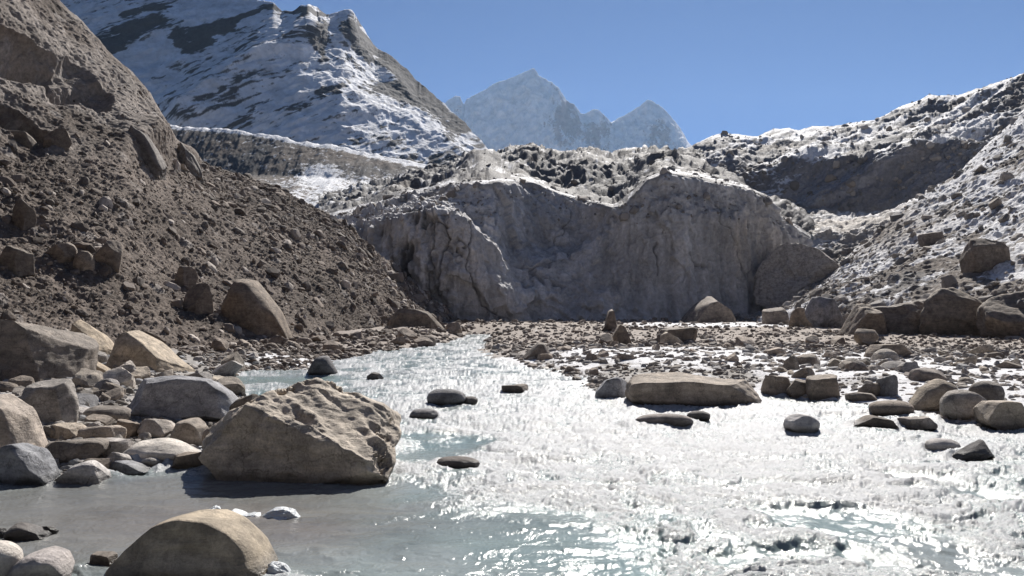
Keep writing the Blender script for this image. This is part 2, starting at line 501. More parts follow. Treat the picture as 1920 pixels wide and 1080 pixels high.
# ---- debris covered glacier with its ice cliff
def build_glacier():
    R0b = [(600, 640, 117), (850, 660, 112), (1200, 660, 118), (1520, 640, 132)]
    R0 = [(600, 560, 122), (760, 575, 119), (850, 612, 115), (1000, 620, 117), (1200, 619, 120), (1300, 613, 122), (1400, 602, 126), (1520, 570, 132)]
    Rm = [(600, 500, 122), (700, 505, 120), (760, 500, 117), (850, 505, 114), (940, 540, 116), (1000, 555, 119), (1100, 540, 121.5), (1200, 530, 122.5), (1300, 525, 123.5), (1400, 520, 127), (1520, 510, 134)]
    R1 = [(600, 450, 126), (690, 432, 123), (740, 412, 121), (800, 400, 119), (830, 398, 118), (870, 414, 117), (905, 440, 117.5), (940, 478, 119.5), (1000, 492, 122), (1060, 478, 124.5), (1120, 448, 127), (1180, 415, 125), (1250, 405, 124.5), (1350, 412, 126), (1450, 435, 131), (1520, 455, 137)]
    R2 = [(600, 435, 131), (690, 418, 127), (740, 402, 125), (800, 391, 123.5), (830, 388, 123), (870, 398, 125), (905, 422, 123), (940, 450, 122.5), (1000, 462, 124.3), (1060, 453, 126.5), (1120, 425, 128.6), (1180, 402, 125.4), (1250, 394, 124.9), (1350, 402, 126.4), (1450, 425, 131.5), (1520, 450, 138)]
    R3 = [(600, 410, 144), (690, 390, 141), (740, 378, 140), (800, 356, 140), (850, 343, 134), (905, 346, 130), (940, 341, 128.5), (1000, 340, 128.5), (1050, 361, 129.5), (1095, 375, 130.5), (1150, 390, 128), (1170, 387, 127.5), (1192, 364, 127.5), (1215, 338, 127.5), (1250, 324, 127.5), (1300, 332, 128.5), (1350, 345, 129.5), (1400, 356, 132), (1440, 370, 135), (1465, 410, 138), (1520, 445, 142)]
    R4 = [(600, 395, 168), (740, 360, 168), (820, 332, 172), (900, 316, 176), (960, 325, 175), (1050, 350, 172), (1150, 374, 166), (1215, 337, 152), (1250, 323, 152), (1300, 331, 152), (1400, 352, 156), (1520, 430, 160)]
    R5 = [(600, 385, 195), (740, 345, 195), (820, 320, 195), (900, 302, 200), (950, 300, 205), (985, 291, 210), (1040, 312, 205), (1110, 322, 200), (1180, 326, 195), (1210, 312, 188), (1235, 302, 185), (1270, 312, 190), (1330, 330, 190), (1520, 410, 185)]
    R6 = [(600, 370, 255), (740, 345, 258), (830, 322, 260), (900, 306, 262), (940, 299, 264), (985, 289, 266), (1002, 284, 266), (1040, 290, 262), (1075, 293, 262), (1110, 289, 262), (1150, 291, 262), (1180, 285, 262), (1210, 280, 262), (1240, 286, 262), (1262, 290, 262), (1290, 285, 260), (1340, 300, 250), (1520, 390, 240)]
    back = [(p[0], p[1] + 50, p[2] + 60) for p in R6]
    def deepen(rw, k):
        pp = np.array(rw, float); xs = np.unique(np.concatenate([pp[:, 0], np.arange(880, 1241, 20)]))
        y = np.interp(xs, pp[:, 0], pp[:, 1]); dd = np.interp(xs, pp[:, 0], pp[:, 2])
        return list(zip(xs, y, dd + k * np.exp(-((xs - 1035) / 85) ** 4)))
    R1, R2, R3 = deepen(R1, 2.5), deepen(R2, 5.5), deepen(R3, 8.5); R0, Rm = deepen(R0, 0.5), deepen(Rm, 1.5)
    P = loft([R0b, R0, Rm, R1, R2, R3, R4, R5, R6, back], 600, 1520, 1.35, 4)
    n = outward(P)
    X, Y = topix(P)
    t3 = np.interp(X, [p[0] for p in R3], [p[1] for p in R3])
    wall = sstep(-4, 10, Y - t3)
    dep = sstep(146, 175, P[..., 1])
    big = fbm(P, 0.07, 3, 0.5, 3) * 1.2
    plate = ridged(P, 0.16, 4, 0.5, 12, (1.0, 1.0, 0.55))
    vert = fbm(P, 0.5, 4, 0.55, 6, (1.0, 1.0, 0.12))
    deb = ridged(P, 0.06, 4, 0.5, 8, (1, 0.7, 1.3))
    Pv = P * np.array([1.0, 1.0, 0.55]) + np.stack([fbm(P, 0.25, 3, 0.5, 140), fbm(P, 0.25, 3, 0.5, 150), fbm(P, 0.25, 3, 0.5, 160)], -1) * 1.6
    f1, fv1 = cells(Pv, 0.10, 4); f2, fv2 = cells(Pv, 0.27, 9)
    f3, fv3 = cells(Pv, 0.85, 13)
    facet = (fv1 - 0.5) * 1.2 + (fv2 - 0.5) * 0.50 + (fv3 - 0.5) * 0.20 + (perlin(P * 0.9 + 5.0) * (fv2 > 0.7)) * 0.3
    rib = ridged(P, 0.33, 4, 0.55, 66, (1.0, 1.0, 0.07))
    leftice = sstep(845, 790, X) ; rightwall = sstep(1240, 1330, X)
    # cracks: thin warped lines
    wp = P + np.stack([fbm(P, 0.12, 3, 0.5, 40), fbm(P, 0.12, 3, 0.5, 50), fbm(P, 0.12, 3, 0.5, 60)], -1) * 4.0
    cr = np.abs(perlin(wp * 0.085 * np.array([1.3, 0.6, 0.55]) + 4.2))
    crack = sstep(0.022, 0.0, cr) * wall * sstep(-0.1, 0.25, fbm(P, 0.07, 2, 0.5, 77))
    named = np.maximum.reduce([
        seg_px(P, [(868, 400), (875, 430), (872, 470), (880, 500), (890, 540), (905, 575), (930, 590)], 3.5, 16),
        seg_px(P, [(852, 455), (875, 478)], 3.0, 16), seg_px(P, [(815, 400), (814, 440), (818, 500)], 3.5, 16), seg_px(P, [(735, 410), (733, 450), (740, 485)], 3.5, 16),
        seg_px(P, [(1234, 450), (1234, 510)], 2.5, 16), seg_px(P, [(1290, 478), (1312, 492), (1330, 495)], 3.5, 16),
        seg_px(P, [(930, 380), (935, 420)], 4.0, 16) * 0.8, seg_px(P, [(955, 470), (1000, 495), (1030, 520), (1060, 530)], 5, 16) * 0.7])
    crack = np.maximum(crack, named)
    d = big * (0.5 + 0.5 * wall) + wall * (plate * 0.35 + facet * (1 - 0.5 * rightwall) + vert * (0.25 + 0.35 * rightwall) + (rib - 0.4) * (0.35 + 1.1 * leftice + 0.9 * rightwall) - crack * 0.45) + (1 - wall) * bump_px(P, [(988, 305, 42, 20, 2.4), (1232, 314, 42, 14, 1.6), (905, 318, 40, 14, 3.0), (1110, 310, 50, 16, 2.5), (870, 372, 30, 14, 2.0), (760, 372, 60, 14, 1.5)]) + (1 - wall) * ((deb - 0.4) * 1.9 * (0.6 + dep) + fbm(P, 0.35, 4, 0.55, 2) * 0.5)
    d = d + wall * fbm(P, 1.1, 4, 0.6, 21) * 0.16
    ph = P[..., 1] / 15.0 + fbm(P, 0.05, 5, 0.55, 180) * 2.6
    fr = ph - np.floor(ph)
    step = np.where(fr > 0.66, sstep(0.66, 1.0, fr), 1 - fr / 0.66)
    topz = (1 - wall) * sstep(0, 14, t3 - Y)
    d = d + topz * (step - 0.5) * 1.7 * sstep(-0.4, 0.4, fbm(P, 0.06, 3, 0.5, 190) + 0.1) + topz * fbm(P, 0.5, 4, 0.6, 191) * 0.35
    keep = 0.4 + 0.6 * sstep(0, 10, np.abs(Y - t3))
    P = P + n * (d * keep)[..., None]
    n = outward(P)
    grey = mix((0.62, 0.61, 0.615), (0.46, 0.455, 0.47), sstep(-0.25, 0.35, fbm(P, 0.05, 4, 0.55, 15)))
    tan = bump_px(P, [(1400, 440, 45, 70, 1.0), (1440, 500, 50, 60, .8), (880, 450, 55, 60, .3), (1050, 420, 60, 40, .3)]) * (0.6 + vert * 0.8)
    grey = mix(grey, (0.50, 0.45, 0.40), np.clip(tan, 0, 1))
    pale = bump_px(P, [(752, 445, 12, 38, 1.0), (718, 455, 9, 35, .8), (695, 440, 7, 30, .6), (900, 350, 20, 25, .5), (1200, 600, 130, 22, .5), (1330, 575, 50, 18, .4)]) * sstep(-0.25, 0.2, vert + 0.1)
    grey = mix(grey, (0.74, 0.76, 0.80), np.clip(pale, 0, 1) * 0.8)
    grey = grey * (1 + 0.35 * np.clip(vert + (fv2 - 0.5) * 0.7 + (fv3 - 0.5) * 0.5, -1, 1) * wall)[..., None]
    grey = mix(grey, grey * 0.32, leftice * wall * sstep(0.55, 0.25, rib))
    grey = mix(grey, (0.08, 0.08, 0.085), np.clip(crack, 0, 1) * 0.55)
    grey = mix(grey, (0.145, 0.14, 0.143), (1 - wall) * 0.95)
    brown = sstep(0.1, 0.5, fbm(P, 0.12, 4, 0.6, 33)) * (1 - wall)
    grey = mix(grey, (0.14, 0.122, 0.11), brown * 0.7)
    sn = fbm(P, 0.22, 5, 0.62, 44, (0.7, 0.7, 1.4))
    edge = sstep(7, 1.5, np.abs(Y - t3)) * sstep(0.35, 0.7, n[..., 2]) + sstep(5, 1, np.abs(Y - np.interp(X, [p[0] for p in R1], [p[1] for p in R1]))) * sstep(0.35, 0.7, n[..., 2]) * 0.8
    cl1 = np.abs(perlin(wp * np.array([0.10, 0.10, 0.34]) + 9.1)); cl2 = np.abs(perlin(wp * np.array([0.2, 0.2, 0.6]) + 3.3))
    lines = np.maximum(sstep(0.10, 0.03, cl1), sstep(0.09, 0.03, cl2) * 0.8) * sstep(-0.05, 0.25, fbm(P, 0.05, 3, 0.5, 88) + 0.12)
    left = sstep(900, 640, X) * sstep(455, 400, Y)
    shelf = topz * sstep(0.0, 0.12, fr) * sstep(0.55, 0.15, fr)
    snow = sstep(0.45, 0.58, sn * 0.42 + shelf * 0.17 + lines * 0.34 * (1 - wall) + (n[..., 2] - 0.62) * 0.40 + edge * 0.4 + left * 0.16 - wall * 0.25 + dep * 0.03)
    col = mix(grey, (0.82, 0.82, 0.84), snow * sstep(0.25, 0.55, n[..., 2]))
    return structure('glacier_snout_terrain', P, M_GLACIER, col), P, n

# ---- ice shoulder behind the right slope
def build_shoulder():
    top = [(1180, 330, 300), (1260, 300, 290), (1292, 277, 285), (1310, 266, 284), (1335, 255, 282), (1370, 250, 280), (1420, 254, 278), (1450, 243, 276), (1480, 238, 274), (1500, 243, 272), (1525, 236, 270), (1560, 238, 266), (1600, 232, 262), (1645, 224, 256),
           (1680, 206, 250), (1710, 194, 246), (1742, 178, 242), (1770, 180, 238), (1795, 181, 234), (1820, 172, 230), (1850, 160, 226), (1885, 148, 222), (1925, 136, 216), (2000, 110, 208), (2200, 40, 190)]
    m1 = [(1180, 350, 235), (1300, 310, 230), (1400, 310, 222), (1480, 305, 212), (1560, 298, 205), (1640, 290, 200), (1700, 280, 196), (1800, 268, 194), (1860, 262, 192), (1950, 220, 190), (2200, 120, 180)]
    m2 = [(1180, 420, 205), (1300, 390, 205), (1400, 392, 204), (1480, 400, 200), (1560, 402, 196), (1640, 404, 190), (1700, 380, 186), (1800, 320, 186), (1860, 280, 186), (1950, 240, 184), (2200, 160, 175)]
    m3 = [(1180, 470, 170), (1400, 445, 168), (1480, 440, 162), (1560, 440, 158), (1640, 430, 156), (1700, 415, 152), (1800, 380, 150), (1950, 340, 150), (2200, 260, 150)]
    foot = [(1180, 560, 140), (1480, 560, 138), (1600, 560, 134), (2200, 480, 125)]
    back = [(p[0], p[1] + 40, p[2] + 60) for p in top]
    P = loft([foot, m3, m2, m1, top, back], 1180, 2200, 1.5, 5)
    n = outward(P)
    X, Y = topix(P)
    tops = np.interp(X, [p[0] for p in top], [p[1] for p in top])
    keep = 0.35 + 0.65 * sstep(2, 18, Y - tops)
    a = R(-28)
    S = np.stack([(P[..., 0] * math.cos(a) - P[..., 2] * math.sin(a)) * 0.35, P[..., 1] * 0.4, P[..., 0] * math.sin(a) + P[..., 2] * math.cos(a)], -1)
    d = fbm(P, 0.045, 4, 0.5, 3) * 2.4 + (ridged(S, 0.10, 5, 0.55, 8) - 0.4) * 3.2 + fbm(P, 0.6, 4, 0.6, 5) * 0.55
    cl, cv = cells(P, 0.42, 3)
    d = d + np.maximum(0, 0.6 - cl) * 0.6 * (cv > 0.6)
    P = P + n * (d * keep)[..., None]
    n = outward(P)
    face = bump_px(P, [(1620, 350, 110, 42, 1.0), (1790, 310, 60, 38, .9), (1520, 360, 50, 36, .9), (1330, 290, 40, 18, .5), (1700, 300, 80, 26, .5)])
    tan = bump_px(P, [(1600, 425, 110, 26, 1.0), (1700, 400, 60, 30, .8), (1530, 430, 60, 24, .8)])
    strk = ridged(S, 0.28, 4, 0.6, 12, (0.5, 1, 1))
    sn = fbm(S, 0.13, 5, 0.62, 44)
    fine = fbm(P, 0.9, 4, 0.6, 18)
    snow = sstep(0.16, 0.36, sn * 0.75 + (strk - 0.45) * 0.60 + fine * 0.16 + (n[..., 2] - 0.55) * 0.65 - face * 0.45 + 0.04)
    col = mix((0.22, 0.215, 0.225), (0.21, 0.185, 0.168), sstep(0, 0.4, fbm(P, 0.12, 4, 0.6, 2)))
    col = mix(col, mix((0.22, 0.22, 0.245), (0.36, 0.36, 0.39), sstep(0.3, 0.65, strk)), np.clip(face, 0, 1) * 0.9)
    col = mix(col, (0.52, 0.475, 0.43), np.clip(tan, 0, 1) * 0.95)
    col = mix(col, (0.82, 0.82, 0.84), snow * (1 - 0.45 * np.clip(tan, 0, 1)))
    return structure('glacier_shoulder_terrain', P, M_GLACIER, col), P, n

# ---- right moraine slope, dusted with snow
def build_right():
    foot = [(1360, 630, 118), (1440, 632, 105), (1560, 640, 86), (1700, 646, 74), (1920, 660, 60), (2200, 690, 46), (2700, 760, 34)]
    low = [(1360, 610, 119), (1440, 598, 107), (1560, 585, 90), (1700, 570, 79), (1920, 545, 66), (2200, 520, 54), (2700, 480, 42)]
    mid = [(1360, 605, 122), (1440, 594, 112), (1520, 555, 108), (1600, 520, 105), (1700, 470, 103), (1800, 430, 102), (1920, 390, 98), (2200, 300, 88), (2700, 150, 70)]
    top = [(1360, 602, 126), (1440, 592, 118), (1500, 556, 120), (1560, 508, 124), (1620, 462, 127), (1660, 436, 130), (1700, 398, 132), (1760, 350, 136), (1800, 322, 138), (1850, 272, 142), (1890, 238, 144), (1930, 205, 146), (2000, 150, 148), (2200, 0, 150), (2700, -300, 150)]
    back = [(p[0], p[1] + 30, p[2] + 40) for p in top]
    P = loft([foot, low, mid, top, back], 1360, 2700, 1.8, 6)
    n = outward(P)
    X, Y = topix(P)
    tops = np.interp(X, [p[0] for p in top], [p[1] for p in top])
    keep = 0.35 + 0.65 * sstep(0, 15, Y - tops)
    a = R(38)
    S = np.stack([(P[..., 0] * math.cos(a) + P[..., 2] * math.sin(a)) * 0.35, P[..., 1] * 0.5, -P[..., 0] * math.sin(a) + P[..., 2] * math.cos(a)], -1)
    d = fbm(P, 0.05, 3, 0.5, 7) * 1.2 + ridged(S, 0.22, 4, 0.55, 3) * 0.7 + fbm(P, 1.0, 4, 0.6, 5) * 0.28
    cl, cv = cells(P, 0.9, 1)
    d = d + np.maximum(0, 0.55 - cl) * 0.5 * (cv > 0.62)
    P = P + n * (d * keep)[..., None]
    n = outward(P)
    sn = fbm(S, 0.35, 5, 0.65, 44)
    fine = fbm(P, 1.6, 4, 0.65, 9)
    bare = sstep(450, 560, Y - (X - 1560) * 0.02) * 0.9 + bump_px(P, [(1850, 480, 90, 50, .8), (1700, 520, 60, 30, .4)])
    snow = sstep(0.0, 0.26, sn * 0.85 + fine * 0.42 + 0.32 + bump_px(P, [(1440, 580, 75, 34, .5)]) - bare * 0.40 - (cv > 0.62) * np.maximum(0, 0.5 - cl) * 0.8)
    col = mix((0.22, 0.19, 0.168), (0.19, 0.178, 0.172), sstep(-0.2, 0.3, fbm(P, 0.2, 4, 0.6, 2)))
    warm = bump_px(P, [(1640, 430, 60, 40, .8), (1700, 420, 80, 40, .5)])
    col = mix(col, mix((0.80, 0.80, 0.82), (0.45, 0.41, 0.37), np.clip(warm, 0, 1)), snow)
    return structure('right_moraine_slope_terrain', P, M_SCREE, col), P, n

# ---- left scree slope under its rocky upper wall
def build_left():
    foot = [(-900, 800, 18), (-400, 730, 27), (0, 690, 41), (200, 678, 46), (400, 664, 54), (600, 648, 66), (740, 636, 86), (860, 620, 108), (930, 616, 118)]
    low = [(-900, 640, 24), (-400, 610, 33), (0, 590, 47), (200, 580, 53), (400, 572, 62), (600, 575, 74), (740, 585, 91), (860, 612, 110), (930, 615, 119)]
    mid = [(-900, 120, 40), (-400, 200, 48), (0, 300, 62), (120, 290, 67), (230, 290, 73), (330, 345, 80), (400, 380, 84), (520, 430, 88), (640, 490, 94), (740, 545, 102), (860, 608, 112), (930, 614, 120)]
    top = [(-900, -900, 60), (-400, -480, 68), (0, -110, 84), (60, -50, 88), (110, 0, 92), (150, 36, 95), (200, 92, 98), (245, 132, 100), (282, 172, 103), (293, 192, 104), (305, 212, 105), (332, 262, 106), (362, 282, 107), (382, 308, 108), (440, 326, 109), (520, 352, 110), (580, 385, 110), (640, 420, 110), (672, 444, 111), (700, 470, 111), (740, 500, 112), (800, 550, 113), (830, 575, 113.5), (858, 604, 114), (930, 613, 121)]
    back = [(p[0], p[1] + 40, p[2] + 40) for p in top]
    P = loft([foot, low, mid, top, back], -900, 930, 1.7, 6)
    n = outward(P)
    X, Y = topix(P)
    tops = np.interp(X, [p[0] for p in top], [p[1] for p in top])
    keep = 0.3 + 0.7 * sstep(0, 14, Y - tops)
    upper = sstep(330, 250, Y + (X - 200) * 0.05) * sstep(420, 360, X)
    # gullies run down the slope, towards the river
    a = R(42)
    u = P[..., 0] * math.cos(a) - P[..., 2] * math.sin(a)
    v = P[..., 0] * math.sin(a) + P[..., 2] * math.cos(a)
    S = np.stack([u * 0.25, P[..., 1] * 0.22, v], -1)
    d = fbm(P, 0.06, 3, 0.5, 7) * 0.9 + (ridged(S, 0.30, 5, 0.55, 3) - 0.4) * (0.6 - 0.52 * upper) + upper * (fbm(S, 0.16, 4, 0.5, 61) * 0.7 + fbm(P, 0.5, 4, 0.55, 64) * 0.35 + (ridged(P, 0.5, 3, 0.5, 62, (1, 0.5, 0.5)) - 0.4) * 0.25)
    d = d - upper * 2.6 * np.maximum(seg_px(P, [(-40, 60), (55, 95), (130, 150), (185, 196)], 22, 14, 0.15), 0.7 * seg_px(P, [(-60, 170), (30, 225), (80, 262)], 20, 14, 0.15)) ** 0.7
    d = d + upper * bump_px(P, [(90, 125, 60, 18, -1.6), (150, 172, 46, 16, -2.0), (40, 110, 60, 16, -1.2), (265, 262, 40, 34, 1.8), (350, 292, 24, 18, 1.4)])
    d = d + fbm(P, 0.9, 5, 0.6, 5) * (0.22 - 0.05 * upper) + fbm(P, 3.5, 3, 0.6, 15) * 0.10
    cl, cv = cells(P, 0.75, 1)
    d = d + np.maximum(0, 0.6 - cl) * 0.25 * (cv > 0.62) * (1 - 0.8 * upper)
    P = P + n * (d * keep)[..., None]
    n = outward(P)
    tone = fbm(P, 0.12, 5, 0.6, 2)
    col = mix((0.128, 0.103, 0.087), (0.198, 0.162, 0.139), sstep(-0.35, 0.4, tone))
    col = mix(col, (0.31, 0.275, 0.25), upper * sstep(-0.3, 0.3, fbm(S, 0.3, 4, 0.6, 12)) * 0.8)  # sunlit tan strips of the upper wall, put into the colour
    col = mix(col, (0.33, 0.30, 0.28), ((cv > 0.9) & (cl < 0.5)) * 0.6)
    S2 = np.stack([u * 0.07, P[..., 1] * 0.12, v], -1)
    col = col * (1 + 0.38 * np.clip(fbm(S2, 0.55, 4, 0.6, 130), -1, 1))[..., None]
    fan = sstep(0.05, 0.4, fbm(S, 0.16, 4, 0.55, 90))
    col = mix(col, (0.235, 0.195, 0.168), fan * 0.5 * (1 - upper))
    X, Y = topix(P)
    sp = sstep(560, 700, X) * sstep(430, 380, Y + (640 - X) * 0.3)
    return structure('scree_slope_terrain', P, M_SCREE, col), P, n

# ---- valley floor
def build_floor():
    d = CAMZ * F / np.concatenate([np.linspace(-1, 1, 2) * 0 + np.array([900, 760]), np.arange(640, 37, -1.6)])
    d = np.concatenate([d, [150, 200, 300, 600, 1200, 2500, 4500, 6200]])
    t = np.concatenate([np.linspace(-2.4, -0.78, 60), np.linspace(-0.76, 0.76, 1100), np.linspace(0.78, 2.4, 60)])
    Y = np.repeat(d[:, None], len(t), 1); X = Y * t[None, :]
    z, sd = ground_z(X, Y)
    z = np.where(Y > 140, -1.0 - (Y - 140) * 0.002, z)
    P = np.stack([X, Y, z], -1)
    px, py = topix(P)
    base = mix((0.28, 0.26, 0.24), (0.38, 0.36, 0.345), sstep(-0.3, 0.3, fbm(P, 0.5, 4, 0.6, 3)))
    brown = sstep(42, 60, Y)
    base = mix(base, (0.31, 0.262, 0.228), brown * 0.8)
    base = mix(base, base * 0.55, sstep(0.5, 0.0, sd))
    # snow lying on the gravel bar and at the foot of the right slope
    c1, c2, c3 = G(1250, 680), G(1800, 705), G(1430, 628)
    zone = np.exp(-(((X - c1[0]) / 11) ** 2 + ((Y - c1[1]) / 7.5) ** 2)) + 1.1 * np.exp(-(((X - c2[0]) / 9) ** 2 + ((Y - c2[1]) / 6) ** 2)) + 0.8 * np.exp(-(((X - 11) / 8) ** 2 + ((Y - 27) / 5) ** 2)) + 1.0 * np.exp(-(((X - c3[0]) / 14) ** 2 + ((Y - 95) / 12) ** 2))
    zone = zone + 0.6 * np.exp(-(((X + 10) / 6) ** 2 + ((Y - 44) / 4) ** 2))
    sn = fbm(P, 0.45, 5, 0.62, 22)
    snow = sstep(0.24, 0.42, zone * 0.66 + sn * 0.45) * sstep(-0.1, 0.2, sd)
    col = mix(base, (0.70, 0.70, 0.72), snow)
    P[..., 2] += snow * 0.05 * (Y < 140)
    return structure('ground', P, M_GROUND, col)

# ---- unseen valley hills, added behind and beside the viewer to dim skylight
def build_unseen_valley():
    az = np.linspace(R(50), R(318), 150)
    dist = np.array([26, 40, 60, 90, 130, 180, 250, 330, 430, 560, 700])
    A, D = np.meshgrid(az, dist)
    c = np.abs(A - np.pi) / R(130)
    D2 = D * (1 - 0.25 * sstep(0.3, 1.0, c))
    X = np.sin(A) * D2; Y = np.cos(A) * D2
    P = np.stack([X, Y, X * 0], -1)
    P[..., 2] = -1.0 + np.maximum(0, D - 36) * 0.62 + ridged(P, 0.012, 5, 0.55, 3) * 0.10 * D
    col = mix((0.075, 0.066, 0.06), (0.10, 0.088, 0.08), sstep(-0.3, 0.3, fbm(P, 0.03, 4, 0.6, 5)))
    structure('unseen_valley_hills', P, M_SCREE, col)
    d = np.array([0.0, 3, 8, 16, 30, 60])[::-1]
    a2 = np.linspace(R(40), R(320), 90)
    A, D = np.meshgrid(a2, d)
    P = np.stack([np.sin(A) * D, np.cos(A) * D, A * 0 - 0.9], -1)
    structure('unseen_rear_ground', P, M_GROUND, np.tile([0.10, 0.09, 0.08], (P.shape[0] * P.shape[1], 1)))  # unseen floor behind the viewer, kept dark to lower bounced light
print('landforms')
build_unseen_valley()
build_peaks(); build_mountain(); build_lateral()
_, GP, GN = build_glacier()
_, HP, HN = build_shoulder()
_, RP, RN = build_right()
_, LP, LN = build_left()
build_floor()

# ================================================================== rocks
_ico = {}
def ico(level):
    if level not in _ico:
        bm = bmesh.new(); bmesh.ops.create_icosphere(bm, subdivisions=level, radius=1)
        V = np.array([v.co[:] for v in bm.verts]); Fc = np.array([[v.index for v in f.verts] for f in bm.faces])
        bm.free(); _ico[level] = (V, Fc)
    return _ico[level]

ARCH = {  # p-norm, number of facets, nearest/farthest facet, slow relief, fine relief
    'angular': (3.0, 14, 0.60, 0.86, 0.045, 0.034),
    'round':   (2.3, 5, 0.80, 0.95, 0.05, 0.010),
    'block':   (5.0, 8, 0.72, 0.92, 0.035, 0.028),
    'slab':    (4.5, 9, 0.70, 0.92, 0.045, 0.026),
    'crag':    (4.5, 11, 0.58, 0.86, 0.10, 0.10),
    'ice':     (2.3, 5, 0.75, 0.95, 0.16, 0.05),
    'rugged':  (3.4, 15, 0.60, 0.86, 0.09, 0.075)}

def rock_shape(seed, level, arch, planes=()):
    """unit stone, its bounding box -1..1; planes: extra cut faces ((nx,ny,nz), share of reach)"""
    p, k, d0, d1, a1, a2 = ARCH[arch]
    rs = np.random.RandomState(seed)
    V, Fc = ico(level)
    V = V / (np.abs(V) ** p).sum(1)[:, None] ** (1 / p)
    cuts = []
    for _ in range(k):
        n = rs.normal(size=3); n /= np.linalg.norm(n)
        cuts.append((n, rs.uniform(d0, d1)))
    for n, dd in cuts:
        s = V @ n
        V = V - np.maximum(0, s - dd * s.max())[:, None] * n
    if arch in ('angular', 'block', 'slab', 'rugged') and planes is not None and len(planes) == 0:
        a = rs.uniform(-0.5, 0.5); b = rs.uniform(-0.25, 0.35)
        planes = (((rs.uniform(-.3, .3), b, 1), 0.72), ((a, -1, rs.uniform(-.1, .25)), 0.66), ((rs.choice([-1, 1]), -0.35, rs.uniform(0.1, 0.5)), 0.70))
    for n, dd in planes or ():
        n = np.array(n, float); n /= np.linalg.norm(n)
        s = V @ n
        lim = dd * s.max() if np.isscalar(dd) else float(np.dot(dd, n))
        V = V - np.maximum(0, s - lim)[:, None] * n
    r = V / (np.linalg.norm(V, axis=1)[:, None] + 1e-9)
    o = rs.uniform(0, 90)
    V = V + r * (fbm(V + o, 1.1, 3, 0.5)[:, None] * a1 * 1.6 + (ridged(V + o, 2.6, 5, 0.58)[:, None] - 0.4) * a2)
    lo, hi = V.min(0), V.max(0)
    V = (V - (lo + hi) / 2) / ((hi - lo) / 2)
    return V, Fc

GROUP_FOOT = []     # footprints of stones standing in water: x, y, rx, ry

def loft_depth(P, px, py):
    X, Y = topix(P)
    i = np.argmin((X - px) ** 2 + (Y - py) ** 2 + (P[..., 1] > 140) * 0)
    return P.reshape(-1, 3)[i]

def boulder(name, box, arch, col, label, cat, thick=0.8, seed=None, level=4, prof=None, planes=(), on=None, sink=0.22, lean=0.0, mat=None, group=None, depth=None, turn=0.0):
    x0, y0, x1, y1 = box
    xc = (x0 + x1) / 2
    seed = seed if seed is not None else int(x0 * 7 + y1 * 13) % 9973
    if on is not None:
        q = loft_depth(on, xc, y1); dg = q[1]; zg = q[2]
    elif depth is not None:
        dg = depth; zg = W(xc, y1, depth)[2]
    else:
        zg = 0.0
        for _ in range(4):
            g = G(xc, y1, zg); zz, sd = ground_z(np.array([g[0]]), np.array([g[1]]))
            zg = max(0.0, float(zz[0]))
        dg = g[1]
    w = (x1 - x0) / F * dg
    t = w * thick
    dc = dg + 0.40 * t
    w = (x1 - x0) / F * (dg + 0.25 * t)
    c = W(xc, y1, dc)
    zt = W(xc, y0, dc)[2]
    h = zt - zg
    V, Fc = rock_shape(seed, level, arch, planes)
    if prof is not None:
        pr = np.array(prof, float)
        u = (V[:, 0] + 1) / 2
        f = np.interp(u, pr[:, 0], pr[:, 1])
        V[:, 2] = (V[:, 2] + 1) * f - 1
    V[:, 0] += lean * (V[:, 2] + 1) * 0.5
    hz = h * (1 + sink)
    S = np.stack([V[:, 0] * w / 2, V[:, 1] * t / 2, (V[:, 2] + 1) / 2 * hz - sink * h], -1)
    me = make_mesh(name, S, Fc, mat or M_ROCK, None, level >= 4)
    o = link(name, me)
    o.location = (c[0], dc, zg)
    g = np.array(col); g = (g * 0.9 + g.mean() * 0.1) * 1.28
    o.color = (*g, 1)
    o['label'] = label; o['category'] = cat
    if group: o['group'] = group
    if zg < 0.05 and on is None and depth is None:
        GROUP_FOOT.append((c[0], dc, w / 2, t / 2))
    return o

T_ = (0.37, 0.325, 0.275); G_ = (0.30, 0.285, 0.275); B_ = (0.225, 0.24, 0.275); D_ = (0.13, 0.122, 0.122)
BR = (0.225, 0.19, 0.16); P_ = (0.47, 0.45, 0.43); DB = (0.15, 0.13, 0.115)

